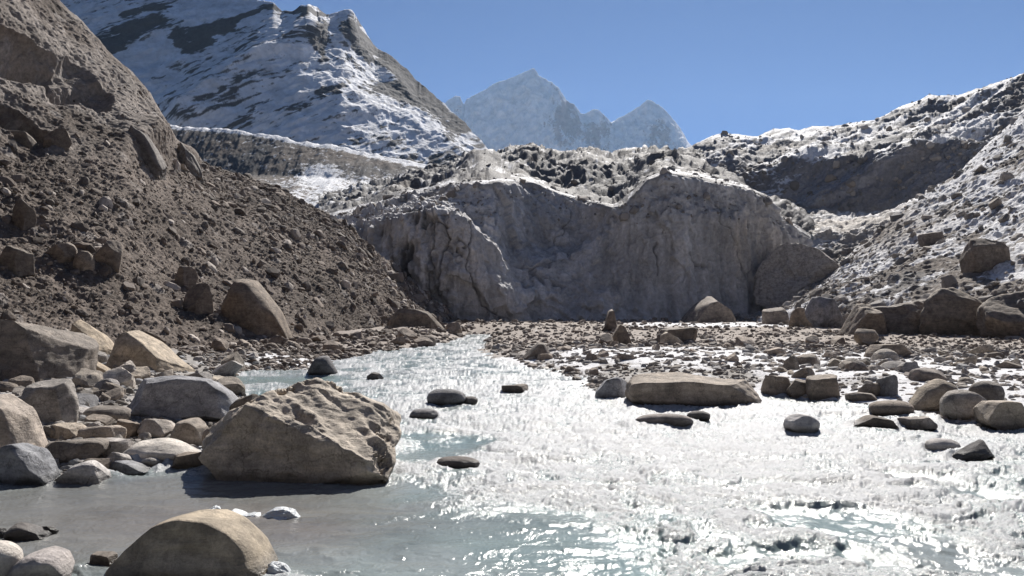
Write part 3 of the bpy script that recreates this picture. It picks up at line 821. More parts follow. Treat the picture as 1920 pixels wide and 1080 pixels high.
# --- the big boulder at the river's edge, scalloped lit face and a smooth dark front
def big_boulder():
    w, t, h = 3.3, 2.9, 1.75
    sc = np.array([w / 2, t / 2, h / 2])
    def pl(n, p): return (tuple(np.array(n) * sc), p)
    lit = np.array([0.24, -0.36, 0.90])
    planes = (pl((-0.25, -0.95, 0.10), (0.25, -0.72, 0.05)), pl(lit, (0.25, -0.72, 0.05)), pl((-0.74, -0.30, 0.62), (-0.52, -0.3, 0.62)),
              pl((0.74, -0.22, 0.60), (0.60, 0, 0.52)), pl((0.95, 0.0, 0.25), (0.86, 0, 0.0)), pl((-0.45, 0.1, 0.88), (-0.15, 0.3, 0.86)), pl((0.40, 0.3, 0.86), (0.35, 0.2, 0.82)), pl((0.05, -0.75, -0.65), (0, -0.80, -0.72)))
    o = boulder('boulder', (378, 716, 754, 906), 'block', (0.40, 0.36, 0.315), 'huge tan boulder at the river edge, scalloped sloping top, smooth dark front', 'boulder',
                thick=0.88, seed=12, level=7, planes=planes, sink=0.18)
    me = o.data
    n = len(me.vertices)
    V = np.zeros(n * 3, np.float32); me.vertices.foreach_get('co', V); V = V.reshape(-1, 3)
    Nn = np.zeros(n * 3, np.float32); me.vertices.foreach_get('normal', Nn); Nn = Nn.reshape(-1, 3)
    topm = sstep(0.60, 0.86, Nn @ (lit / np.linalg.norm(lit)))
    along = V @ np.array([0.75, -0.45, -0.48]); across = V @ np.array([0.55, 0.80, 0.2]); up = V @ np.array([0.3, -0.4, 0.85])
    Q = np.stack([along * 0.42, across, up * 0.6], -1) + 0.16 * np.stack([fbm(V, 1.6, 3, seed=3), fbm(V, 1.6, 3, seed=5), fbm(V, 1.6, 3, seed=8)], -1)
    c1, v1 = cells(Q, 2.3, 2); c2, v2 = cells(Q, 5.2, 5)
    d = -np.maximum(0, 0.58 - c1) * 0.36 * (v1 > 0.5) - np.maximum(0, 0.50 - c2) * 0.10 * (v2 > 0.7) + (ridged(Q, 1.2, 4, 0.45, 4) - 0.45) * 0.10 + fbm(V, 8, 4, 0.6) * 0.012
    V = V + Nn * (d * topm + fbm(V, 1.1, 3, 0.5, 7) * 0.09 + fbm(V, 6, 4, 0.55, 2) * 0.010)[:, None]
    me.vertices.foreach_set('co', V.astype(np.float32).ravel()); me.update()
big_boulder()

# --- single boulders: box in the photo, kind, colour, words
HAND = [
 # near left, pool edge
 ((213, 962, 521, 1092), 'round', (0.33, 0.285, 0.225), 'large smooth rounded tan boulder standing in the calm pool in front', 'boulder', dict(thick=0.75, level=5, seed=5, mat=M_SMOOTH, planes=(((-0.15, -1, 0.30), 0.62), ((0.1, 0.1, 1), 0.9)), prof=[(0, .35), (.12, .62), (.28, .9), (.45, 1), (.62, 1), (.75, .9), (.88, .68), (1, .3)])),
 ((170, 1036, 220, 1064), 'angular', BR, 'small brown wedge of rock touching the foot of the rounded tan boulder', 'rock', dict()),
 ((10, 1028, 138, 1100), 'round', (0.36, 0.34, 0.345), 'smooth pale grey boulder in the bottom left corner, sloping up to a rounded hump', 'boulder', dict(level=5, mat=M_SMOOTH, prof=[(0, .55), (.35, .85), (.6, 1), (.8, .95), (1, .5)])),
 ((-70, 1016, 44, 1100), 'round', P_, 'pale stone cut off by the bottom left corner of the picture', 'rock', dict(mat=M_SMOOTH)),
 ((8, 979, 90, 1015), 'angular', D_, 'dark grey pointed rock rising from the calm pool near the left edge', 'rock', dict(prof=[(0, .5), (.3, 1), (.5, .95), (1, .4)])),
 ((70, 984, 108, 1004), 'angular', D_, 'small dark rock half hidden behind the pointed rock in the calm pool', 'rock', dict()),
 ((-12, 989, 16, 1008), 'angular', D_, 'little dark rock at the left edge beside the pointed rock in the pool', 'rock', dict()),
 ((-14, 828, 103, 911), 'angular', B_, 'blue-grey pointed boulder at the pool edge on the far left', 'boulder', dict(level=5, seed=77, prof=[(0, .75), (.25, .95), (.42, 1), (.7, .85), (.9, .55), (1, .3)])),
 ((112, 861, 208, 907), 'angular', (0.52, 0.51, 0.52), 'white-topped angular rock at the pool edge beside the blue-grey pointed boulder', 'rock', dict(prof=[(0, .35), (.35, .9), (.6, 1), (.85, .8), (1, .4)])),
 ((204, 861, 282, 887), 'slab', B_, 'low flat blue-grey rock lying at the pool edge', 'rock', dict(prof=[(0, .9), (.3, 1), (.7, .7), (1, .3)])),
 ((74, 822, 202, 864), 'slab', (0.19, 0.17, 0.155), 'long dark flat-topped slab behind the white-topped rock', 'slab', dict()),
 ((232, 822, 386, 870), 'round', P_, 'pale rounded stepped rock left of the huge tan boulder', 'rock', dict(level=5, mat=M_SMOOTH, prof=[(0, .6), (.2, .95), (.5, 1), (.75, .85), (1, .5)])),
 ((325, 845, 400, 880), 'angular', BR, 'brown wedge rock tucked against the left foot of the huge tan boulder', 'rock', dict()),
 ((265, 857, 302, 876), 'round', P_, 'small pale cobble in front of the pale stepped rock', 'rock', dict()),
 ((-80, 735, 94, 872), 'angular', (0.34, 0.30, 0.27), 'speckled tan boulder cut off by the left edge, sloping down to the right', 'boulder', dict(level=5, prof=[(0, .9), (.4, 1), (.65, .85), (.85, .6), (1, .3)])),
 ((50, 712, 140, 797), 'block', G_, 'upright grey block with a flat dark front, above the long dark slab', 'boulder', dict(level=5, seed=4)),
 ((94, 794, 162, 826), 'block', T_, 'tan block resting behind the long dark slab', 'rock', dict()),
 ((155, 797, 232, 830), 'angular', (0.33, 0.29, 0.255), 'tan angular rock right of the tan block behind the long dark slab', 'rock', dict()),
 ((158, 761, 246, 792), 'round', (0.2, 0.18, 0.165), 'dark rounded oblong stone below the stacked cobbles left of the blue-grey boulder', 'rock', dict()),
 ((212, 786, 262, 822), 'angular', BR, 'brown angular rock right of the tan angular rock on the left bank', 'rock', dict()),
 ((250, 783, 326, 824), 'angular', (0.36, 0.33, 0.31), 'grey-tan rock with a whitish face below the blue-grey streaked boulder', 'rock', dict()),
 ((318, 785, 394, 834), 'angular', (0.31, 0.275, 0.24), 'blocky tan rock left of the huge tan boulder below the streaked boulder', 'rock', dict()),
 ((378, 800, 420, 846), 'round', BR, 'brown stone leaning against the left side of the huge tan boulder', 'rock', dict()),
 ((236, 703, 452, 790), 'slab', (0.265, 0.275, 0.31), 'wide blue-grey boulder with white streaks and a pale right end', 'boulder', dict(level=5, seed=21, thick=0.6, prof=[(0, .8), (.15, 1), (.5, 1), (.75, .95), (.9, .7), (1, .4)])),
 ((432, 737, 496, 806), 'angular', DB, 'dark brown rock behind the left shoulder of the huge tan boulder', 'rock', dict()),
 ((-60, 598, 164, 716), 'block', (0.185, 0.165, 0.15), 'biggest dark boulder on the left bank, flat lit top and black front', 'boulder', dict(level=6, seed=31, thick=0.9, planes=(((0.12, 0.22, 1), 0.74), ((-0.05, -1, 0.04), 0.6), ((1, -0.55, 0.25), 0.62), ((0.8, 0, 0.8), 0.72)))),
 ((120, 598, 216, 676), 'angular', (0.36, 0.30, 0.23), 'ochre boulder just behind the biggest dark boulder', 'boulder', dict(level=5, prof=[(0, .9), (.3, 1), (.7, .75), (1, .4)])),
 ((208, 617, 358, 697), 'angular', (0.37, 0.315, 0.25), 'ochre wedge boulder with a long lit slope running down to the right', 'boulder', dict(level=5, seed=8, prof=[(0, .45), (.12, .9), (.25, 1), (.5, .8), (.75, .45), (1, .15)])),
 ((154, 668, 216, 702), 'angular', (0.33, 0.275, 0.21), 'low ochre stone between the biggest dark boulder and the ochre wedge boulder', 'rock', dict(prof=[(0, 1), (.4, .8), (1, .2)])),
 ((160, 656, 200, 682), 'round', G_, 'round grey stone in front of the ochre boulder', 'rock', dict()),
 ((576, 666, 634, 704), 'round', (0.12, 0.12, 0.135), 'dark domed rock at the water edge upstream of the huge tan boulder', 'rock', dict(prof=[(0, .7), (.3, 1), (.7, .95), (1, .4)])),
 ((688, 698, 719, 713), 'angular', D_, 'tiny dark rock breaking the smooth water upstream', 'rock', dict()),
 ((800, 729, 874, 761), 'round', (0.15, 0.155, 0.175), 'wet blue-black domed rock among the rapids in midstream', 'rock', dict(mat=M_SMOOTH)),
 ((866, 743, 896, 759), 'round', D_, 'small wet rock touching the blue-black domed rock in midstream', 'rock', dict(mat=M_SMOOTH)),
 ((768, 766, 822, 787), 'round', (0.22, 0.22, 0.24), 'grey rock washed over by foam below the blue-black domed rock', 'rock', dict(mat=M_SMOOTH)),
 ((940, 720, 992, 738), 'slab', DB, 'flat brown rock in midstream above the rapids', 'rock', dict()),
 ((818, 856, 900, 882), 'round', (0.13, 0.115, 0.11), 'low dark stone in the water right of the huge tan boulder', 'rock', dict(mat=M_SMOOTH, thick=0.6)),
 ((1116, 704, 1180, 750), 'block', (0.27, 0.285, 0.33), 'blue-grey angular rock at the left end of the long flat slab', 'rock', dict(prof=[(0, .5), (.3, .95), (.6, 1), (1, .8)])),
 ((1172, 698, 1444, 762), 'slab', (0.30, 0.26, 0.225), 'long flat-topped slab lying along the right bank of the rapids', 'slab', dict(level=5, thick=0.42, seed=14, prof=[(0, .9), (.1, 1), (.4, 1), (.6, .85), (.75, .78), (.85, .8), (.93, .6), (1, .35)])),
 ((1190, 776, 1300, 800), 'round', (0.22, 0.2, 0.2), 'long low rock awash in foam in front of the flat slab', 'rock', dict(thick=0.4, mat=M_SMOOTH)),
 ((1288, 770, 1332, 789), 'round', D_, 'dark stone breaking the foam below the long flat slab', 'rock', dict(mat=M_SMOOTH)),
 ((1598, 777, 1686, 804), 'angular', DB, 'low dark brown rock in the foam near the right bank', 'rock', dict(prof=[(0, .4), (.35, 1), (.7, .8), (1, .4)])),
 ((1688, 780, 1752, 804), 'slab', (0.34, 0.31, 0.29), 'pale low rock beside the dark brown one near the right bank', 'rock', dict()),
 ((1786, 824, 1860, 866), 'angular', (0.10, 0.098, 0.105), 'black pointed wet rock in the white water at the right', 'rock', dict(prof=[(0, .4), (.4, .75), (.8, 1), (1, .5)])),
 ((1736, 822, 1800, 850), 'round', (0.36, 0.35, 0.36), 'grey rock capped with foam beside the black pointed rock', 'rock', dict(mat=M_SMOOTH)),
 ((1470, 776, 1536, 812), 'round', (0.42, 0.42, 0.44), 'pale wet stone under rushing foam right of midstream', 'rock', dict(mat=M_SMOOTH)),
 ((1706, 710, 1802, 772), 'round', (0.29, 0.25, 0.205), 'tan rounded boulder in the cluster on the right bank', 'boulder', dict(level=5, prof=[(0, .35), (.25, .8), (.55, 1), (.85, .95), (1, .6)])),
 ((1764, 730, 1848, 784), 'round', (0.31, 0.29, 0.275), 'grey rounded boulder in the middle of the cluster on the right bank', 'boulder', dict(level=5)),
 ((1832, 748, 1926, 804), 'slab', (0.33, 0.29, 0.25), 'flat-topped tan boulder at the right edge of the picture by the water', 'boulder', dict(level=5, prof=[(0, .7), (.2, 1), (.75, .95), (1, .6)])),
 ((1818, 714, 1880, 754), 'round', (0.2, 0.185, 0.175), 'dark rounded boulder at the back of the cluster on the right bank', 'boulder', dict()),
 ((1630, 751, 1712, 780), 'round', (0.23, 0.195, 0.17), 'low brown rock left of the boulder cluster on the right bank', 'rock', dict()),
 ((1588, 735, 1648, 755), 'slab', (0.2, 0.175, 0.16), 'flat dark stone in the snow left of the boulder cluster', 'rock', dict()),
 ((1428, 703, 1486, 744), 'angular', (0.26, 0.23, 0.205), 'brown rock at the right end of the long flat slab', 'rock', dict()),
 ((1472, 710, 1524, 746), 'angular', (0.235, 0.205, 0.18), 'brown rounded rock second from the right end of the long flat slab', 'rock', dict()),
 ((1512, 702, 1572, 738), 'block', (0.26, 0.225, 0.195), 'brown block lying on snow right of the two brown rocks by the slab', 'rock', dict()),
 ((1646, 702, 1682, 728), 'block', (0.16, 0.165, 0.18), 'small dark blue-grey block on the snow of the gravel bar', 'rock', dict(seed=2)),
 ((1706, 690, 1772, 716), 'angular', (0.2, 0.175, 0.165), 'brown rock lying on the snow behind the boulder cluster', 'rock', dict()),
 ((980, 640, 1037, 674), 'angular', (0.16, 0.14, 0.128), 'dark brown boulder on the gravel bar behind the rapids', 'boulder', dict(prof=[(0, .4), (.5, 1), (.75, .9), (1, .5)])),
 ((1124, 579, 1164, 620), 'angular', (0.18, 0.155, 0.14), 'steep pointed rock standing against the ice cliff base', 'rock', dict(prof=[(0, .15), (.25, .4), (.4, .95), (.65, 1), (.8, .5), (1, .2)])),
 ((1138, 607, 1190, 644), 'angular', (0.2, 0.17, 0.145), 'small pyramid of brown rubble in front of the pointed rock', 'rock', dict(prof=[(0, .1), (.45, 1), (.6, .95), (1, .1)])),
 ((1232, 613, 1308, 645), 'slab', (0.17, 0.145, 0.125), 'dark tabular rock on the far flat below the ice cliff', 'rock', dict()),
 ((1238, 620, 1282, 646), 'slab', (0.42, 0.38, 0.325), 'pale tan slab leaning on the dark tabular rock', 'slab', dict(prof=[(0, .7), (.3, 1), (.7, .6), (1, .2)])),
 ((1276, 553, 1380, 618), 'angular', (0.20, 0.175, 0.16), 'large rounded boulder at the foot of the ice cliff', 'boulder', dict(depth=104, prof=[(0, .4), (.35, .85), (.6, 1), (.85, .8), (1, .4)])),
 ((1412, 444, 1592, 540), 'crag', (0.33, 0.315, 0.31), 'huge grey block jutting out at the right end of the ice cliff', 'boulder', dict(depth=122, level=6, thick=0.7, sink=0.6, prof=[(0, .8), (.1, 1), (.3, .98), (.55, .9), (.75, .72), (1, .3)])),
 ((1514, 556, 1590, 616), 'angular', (0.23, 0.235, 0.265), 'snow-edged blue-grey boulder at the foot of the right slope', 'boulder', dict(depth=80)),
 ((1478, 576, 1530, 620), 'angular', (0.24, 0.2, 0.165), 'brown boulder left of the snow-edged blue-grey one', 'boulder', dict(depth=83)),
 ((1430, 576, 1482, 614), 'angular', (0.19, 0.165, 0.15), 'brown boulder amid snow near the ice cliff\'s right foot', 'boulder', dict(depth=94)),
 ((1556, 560, 1660, 640), 'rugged', (0.205, 0.175, 0.15), 'steep brown rock at the left end of the dark rock bank', 'boulder', dict(depth=67, level=5, planes=None, sink=0.4, prof=[(0, .15), (.3, .55), (.55, .95), (.8, 1), (1, .8)])),
 ((1606, 560, 1800, 630), 'rugged', (0.19, 0.168, 0.155), 'long dark overhanging rock in the middle of the dark rock bank', 'boulder', dict(depth=68, level=5, planes=None, sink=0.4, thick=0.5)),
 ((1716, 532, 1874, 628), 'rugged', (0.20, 0.175, 0.152), 'massive brown boulder with a lit sloping top in the dark rock bank', 'boulder', dict(depth=66, level=5, planes=None, sink=0.4, thick=0.5, seed=6, prof=[(0, .8), (.3, 1), (.6, .92), (1, .75)])),
 ((1838, 542, 2010, 630), 'rugged', (0.20, 0.175, 0.155), 'square-fronted brown boulder at the right edge of the dark rock bank', 'boulder', dict(depth=62, level=5, planes=None, sink=0.4, thick=0.6, seed=9)),
 ((1598, 616, 1652, 646), 'angular', (0.27, 0.235, 0.2), 'tan stone below the steep brown rock of the dark bank', 'rock', dict()),
 ((1622, 644, 1706, 674), 'slab', (0.215, 0.18, 0.152), 'brown flattened boulder on the gravel below the dark rock bank', 'rock', dict()),
 ((1808, 446, 1886, 508), 'angular', (0.17, 0.145, 0.128), 'large dark boulder stuck high on the snow-dusted right slope', 'boulder', dict(on='R', level=5, sink=0.5, planes=None)),
 ((1726, 434, 1772, 458), 'block', (0.17, 0.15, 0.14), 'small flat boulder on the snow of the right slope', 'rock', dict(on='R')),
 # left slope
 ((405, 518, 552, 624), 'angular', (0.185, 0.152, 0.125), 'largest brown boulder sunk in the scree slope', 'boulder', dict(on='L', level=5, thick=0.7, sink=0.6, planes=None, prof=[(0, .6), (.25, 1), (.5, .95), (.8, .65), (1, .3)])),
 ((722, 577, 838, 630), 'angular', (0.20, 0.17, 0.145), 'brown boulder at the far foot of the scree slope', 'boulder', dict(depth=83, level=5, thick=0.5, prof=[(0, .6), (.25, 1), (.7, .95), (1, .4)])),
 ((345, 530, 402, 590), 'angular', (0.17, 0.142, 0.122), 'brown boulder left of the largest boulder on the scree slope', 'boulder', dict(on='L', level=5, thick=0.7, sink=0.6, planes=None)),
 ((325, 498, 368, 540), 'angular', (0.19, 0.16, 0.14), 'brown boulder above and left of the largest scree boulder', 'boulder', dict(on='L', level=5, thick=0.7, sink=0.6, planes=None)),
 ((175, 450, 232, 498), 'angular', (0.19, 0.16, 0.14), 'middle of three brown boulders in a row on the left scree', 'boulder', dict(on='L', level=5, thick=0.7, sink=0.6, planes=None)),
 ((90, 455, 145, 495), 'angular', (0.20, 0.17, 0.15), 'left one of three brown boulders in a row on the scree', 'boulder', dict(on='L', level=5, thick=0.7, sink=0.6, planes=None)),
 ((138, 470, 176, 506), 'round', (0.23, 0.195, 0.165), 'smallest of three brown boulders in a row on the scree', 'boulder', dict(on='L', level=5, thick=0.7, sink=0.6, planes=None)),
 ((-12, 460, 66, 512), 'angular', (0.17, 0.148, 0.13), 'dark boulder on the scree at the left edge', 'boulder', dict(on='L', level=5, thick=0.7, sink=0.6, planes=None)),
 ((20, 372, 64, 432), 'angular', (0.15, 0.128, 0.114), 'dark upright boulder high on the scree near the left edge', 'boulder', dict(on='L', level=5, thick=0.7, sink=0.6, planes=None)),
 ((228, 226, 312, 302), 'crag', (0.15, 0.138, 0.135), 'dark grey crag on the upper rim of the scree slope', 'crag', dict(on='L', level=5, thick=0.7, sink=0.6, planes=None, prof=[(0, .7), (.3, 1), (.6, .8), (1, .3)])),
 ((322, 266, 380, 316), 'crag', (0.16, 0.15, 0.145), 'smaller dark crag on the skyline where the scree slope drops', 'crag', dict(on='L', level=5, thick=0.7, sink=0.6, planes=None, prof=[(0, .8), (.3, 1), (.7, .7), (1, .3)])),
 ((84, 240, 136, 276), 'angular', (0.17, 0.145, 0.125), 'brown rock lump below the light rock wall on the upper left', 'rock', dict(on='L', level=5, thick=0.7, sink=0.6, planes=None)),
 ((10, 246, 70, 280), 'angular', (0.16, 0.138, 0.12), 'dark brown rock lump at the upper left edge of the slope', 'rock', dict(on='L', level=5, thick=0.7, sink=0.6, planes=None)),
]
LOFT = {'L': LP, 'R': RP}
for box, arch, col, lab, cat, kw in HAND:
    kw = dict(kw)
    if 'on' in kw: kw['on'] = LOFT[kw['on']]
    boulder({'boulder': 'boulder', 'rock': 'rock', 'slab': 'rock_slab', 'crag': 'crag'}[cat], box, arch, col, lab, cat, **kw)

# ------------------------------------------------------------------ smaller stones
PROTO = [rock_shape(500 + i, 3, ['angular', 'angular', 'block', 'slab', 'round'][i % 5]) for i in range(15)]
PROTO_LOW = [rock_shape(700 + i, 2, ['angular', 'angular', 'block', 'slab'][i % 4]) for i in range(16)]
PROTO_ME = [make_mesh('stone', V, Fc, M_ROCK, None, False) for V, Fc in PROTO]
rs = np.random.RandomState(99)
TONES = np.array([(0.25, 0.225, 0.20), (0.31, 0.275, 0.235), (0.27, 0.26, 0.26), (0.19, 0.165, 0.145), (0.22, 0.225, 0.245), (0.36, 0.335, 0.31)])

def stone(x, y, z, w, t, h, label, group, tone=None):
    k = rs.randint(len(PROTO_ME))
    o = link('stone', PROTO_ME[k])
    o.location = (x, y, z + h * 0.18)
    o.scale = (w / 2, t / 2, h / 2)
    o.rotation_euler = (rs.uniform(-.5, .5), rs.uniform(-.5, .5), rs.uniform(0, 6.28))
    c = (TONES[rs.randint(len(TONES))] if tone is None else np.array(tone)) * rs.uniform(1.0, 1.75)
    o.color = (*c, 1)
    o['label'] = label; o['category'] = 'stone'; o['group'] = group

BOXES = [h[0] for h in HAND] + [(378, 716, 754, 906)]
def free(px, py, m=2):
    return not any(b[0] - m < px < b[2] + m and b[1] + (b[3] - b[1]) * 0.35 < py < b[3] + m for b in BOXES)

def scatter_px(n, region, smin, smax, label, group, tone=None, power=1.6):
    """individual stones lying on the ground; region: polygon in photo pixels"""
    poly = np.array(region, float)
    lo, hi = poly.min(0), poly.max(0)
    k = 0; tries = 0
    while k < n and tries < n * 60:
        tries += 1
        px, py = rs.uniform(lo[0], hi[0]), rs.uniform(lo[1], hi[1])
        ins = False
        for (ax, ay), (bx, by) in zip(poly, np.roll(poly, -1, 0)):
            if (ay > py) != (by > py) and px < (bx - ax) * (py - ay) / (by - ay) + ax: ins = not ins
        if not ins or not free(px, py): continue
        g = G(px, py, 0.15)
        z, sd = ground_z(np.array([g[0]]), np.array([g[1]]))
        if sd[0] < 0.05: continue
        s = min(smax, smin * (1 - rs.rand()) ** (-1 / power)) * g[1] / F
        stone(g[0], g[1], float(z[0]), s * rs.uniform(.9, 1.3), s * rs.uniform(.7, 1.1), s * rs.uniform(.4, .95), label, group, tone)
        k += 1

scatter_px(95, [(0, 716), (230, 690), (440, 690), (560, 694), (440, 740), (420, 810), (380, 866), (200, 890), (0, 900)], 16, 52, 'loose cobble among the boulders of the left bank', 'cobbles among the left bank boulders')
scatter_px(45, [(380, 645), (700, 640), (860, 625), (840, 640), (700, 660), (570, 690), (440, 694)], 10, 34, 'brown stone on the strip of gravel below the scree slope', 'stones on the gravel strip below the scree', (0.2, 0.17, 0.15))
scatter_px(70, [(1560, 690), (1920, 670), (1940, 740), (1830, 745), (1700, 760), (1450, 735), (1460, 700)], 12, 44, 'grey or brown stone lying in the snow of the right bank', 'stones in the snow of the right bank')
scatter_px(70, [(900, 655), (1300, 650), (1600, 650), (1560, 700), (1450, 705), (1180, 705), (1100, 722), (1000, 690)], 9, 34, 'brown stone on the snow-patched gravel bar behind the long slab', 'stones on the snow-patched gravel bar', (0.25, 0.215, 0.19))

# ------------------------------------------------------------------ rubble: uncountable stones, one mesh per place
def merged_stones(name, pos, size, nrm, tones, label, embed=0.15, flat=0.62):
    n = len(pos)
    ks = rs.randint(len(PROTO_LOW), size=n)
    Vs, Fs, Cs = [], [], []
    off = 0
    for k, (V, Fc) in enumerate(PROTO_LOW):
        idx = np.where(ks == k)[0]
        if len(idx) == 0: continue
        m = len(idx)
        ang = rs.uniform(0, 6.28, m); ca, sa = np.cos(ang), np.sin(ang)
        up = nrm[idx] + rs.normal(size=(m, 3)) * 0.3
        up /= np.linalg.norm(up, axis=1)[:, None]
        ref = np.stack([ca, sa, np.zeros(m)], -1)
        ax = np.cross(up, ref); ax /= np.linalg.norm(ax, axis=1)[:, None] + 1e-9
        ay = np.cross(up, ax)
        s = size[idx][:, None] / 2
        sx = s * rs.uniform(0.8, 1.35, (m, 1)); sy = s * rs.uniform(0.7, 1.1, (m, 1)); sz = s * rs.uniform(flat * 0.7, flat * 1.4, (m, 1))
        B = np.stack([ax * sx, ay * sy, up * sz], 1)
        Q = np.einsum('vk,mkc->mvc', V, B) + (pos[idx] + up * sz * (embed))[:, None, :]
        Vs.append(Q.reshape(-1, 3)); Fs.append((Fc[None] + (np.arange(m) * len(V))[:, None, None] + off).reshape(-1, 3))
        c = np.array(tones)[rs.randint(len(tones), size=m)] * rs.uniform(0.7, 1.25, (m, 1))
        Cs.append(np.repeat(c, len(V), 0))
        off += m * len(V)
    me = make_mesh(name, np.concatenate(Vs), np.concatenate(Fs), M_STONES, np.concatenate(Cs), False)
    o = link(name, me); o['kind'] = 'stuff'; o['label'] = label; o['category'] = 'rubble'
    return o

def on_loft(P, Nn, n, pxr, pyr, keepf=None):
    X, Y = topix(P)
    m = (X > pxr[0]) & (X < pxr[1]) & (Y > pyr[0]) & (Y < pyr[1])
    m[-8:] = False
    if keepf is not None: m &= keepf(X, Y)
    i = np.where(m.ravel())[0]
    i = rs.choice(i, min(n, len(i)))
    return P.reshape(-1, 3)[i] + rs.normal(size=(len(i), 3)) * 0.05, Nn.reshape(-1, 3)[i]

def sizes(n, a, b, power=2.0):
    return np.minimum(b, a * (1 - rs.rand(n)) ** (-1 / power))

BT = [(0.178, 0.143, 0.12), (0.15, 0.122, 0.103), (0.225, 0.184, 0.156), (0.14, 0.118, 0.104), (0.42, 0.37, 0.33), (0.20, 0.17, 0.15)]
GT = [(0.24, 0.22, 0.205), (0.28, 0.245, 0.215), (0.21, 0.205, 0.21), (0.32, 0.29, 0.265), (0.36, 0.33, 0.31)]
p, n = on_loft(LP, LN, 30000, (-260, 900), (150, 700), lambda X, Y: (Y > 300) | (rs.rand(*X.shape) < 0.12))
merged_stones('scree_rubble', p, sizes(len(p), 0.06, 0.9, 1.9) * (0.5 + p[:, 1] / 110), n, BT, 'brown loose rubble covering the whole scree slope')
p, n = on_loft(RP, RN, 2600, (1380, 2150), (180, 690))
merged_stones('slope_rubble', p, sizes(len(p), 0.22, 1.5, 2.1), n, GT, 'dark stones poking through snow on the right slope')
p, n = on_loft(HP, HN, 1100, (1230, 2000), (130, 440), lambda X, Y: Y < 385)
merged_stones('ridge_rubble', p, sizes(len(p), 0.4, 2.4, 2.1), n, GT, 'dark stones along the crest of the icy shoulder')
p, n = on_loft(GP, GN, 2600, (620, 1500), (270, 420), lambda X, Y: True | (X > 0))
k = n[:, 2] > 0.62
merged_stones('glacier_rubble', p[k], sizes(int(k.sum()), 0.22, 1.5, 2.2), n[k], GT, 'stones strewn over the top of the glacier')

def ground_rubble(name, nn, region, a, b, tones, label, power=1.9, zref=0.2):
    poly = np.array(region, float); lo, hi = poly.min(0), poly.max(0)
    q = rs.uniform(lo, hi, (nn * 3, 2))
    ins = np.zeros(len(q), bool)
    for (ax, ay), (bx, by) in zip(poly, np.roll(poly, -1, 0)):
        with np.errstate(divide='ignore', invalid='ignore'):
            c = ((ay > q[:, 1]) != (by > q[:, 1])) & (q[:, 0] < (bx - ax) * (q[:, 1] - ay) / (by - ay + 1e-9) + ax)
        ins ^= c
    q = q[ins][:nn]
    g = G(q[:, 0], q[:, 1], zref)
    z, sd = ground_z(g[:, 0], g[:, 1])
    k = sd > 0.02
    g[:, 2] = z; g = g[k]
    s = sizes(len(g), a, b, power) * g[:, 1] / F
    merged_stones(name, g, s, np.tile([0, 0, 1.0], (len(g), 1)), tones, label)

ground_rubble('bank_gravel', 5200, [(-250, 700), (440, 670), (560, 692), (430, 760), (430, 830), (380, 872), (200, 895), (-250, 925)], 5, 24, [(0.27, 0.25, 0.23), (0.22, 0.2, 0.18), (0.33, 0.3, 0.275), (0.25, 0.25, 0.255)], 'gravel and small stones filling the gaps on the left bank')
ground_rubble('foot_gravel', 3600, [(300, 650), (600, 640), (760, 628), (900, 612), (890, 625), (780, 655), (580, 696), (420, 700)], 4, 16, BT, 'brown gravel along the foot of the scree slope')
FT = [(0.30, 0.255, 0.22), (0.25, 0.212, 0.185), (0.36, 0.31, 0.27), (0.22, 0.195, 0.178)]
ground_rubble('flat_gravel', 8500, [(860, 607), (1300, 607), (1920, 618), (2100, 640), (2100, 690), (1700, 690), (1300, 660), (1000, 668), (900, 650)], 2.6, 11, FT, 'brown rubble on the far flat below the ice cliff')
ground_rubble('bar_gravel', 8000, [(900, 650), (1300, 648), (1920, 670), (2150, 700), (2150, 800), (1830, 795), (1450, 740), (1180, 745), (1060, 705)], 4, 18, [(0.28, 0.24, 0.212), (0.24, 0.215, 0.2), (0.34, 0.305, 0.27), (0.30, 0.29, 0.29)], 'scattered small stones on the snowy gravel bar')

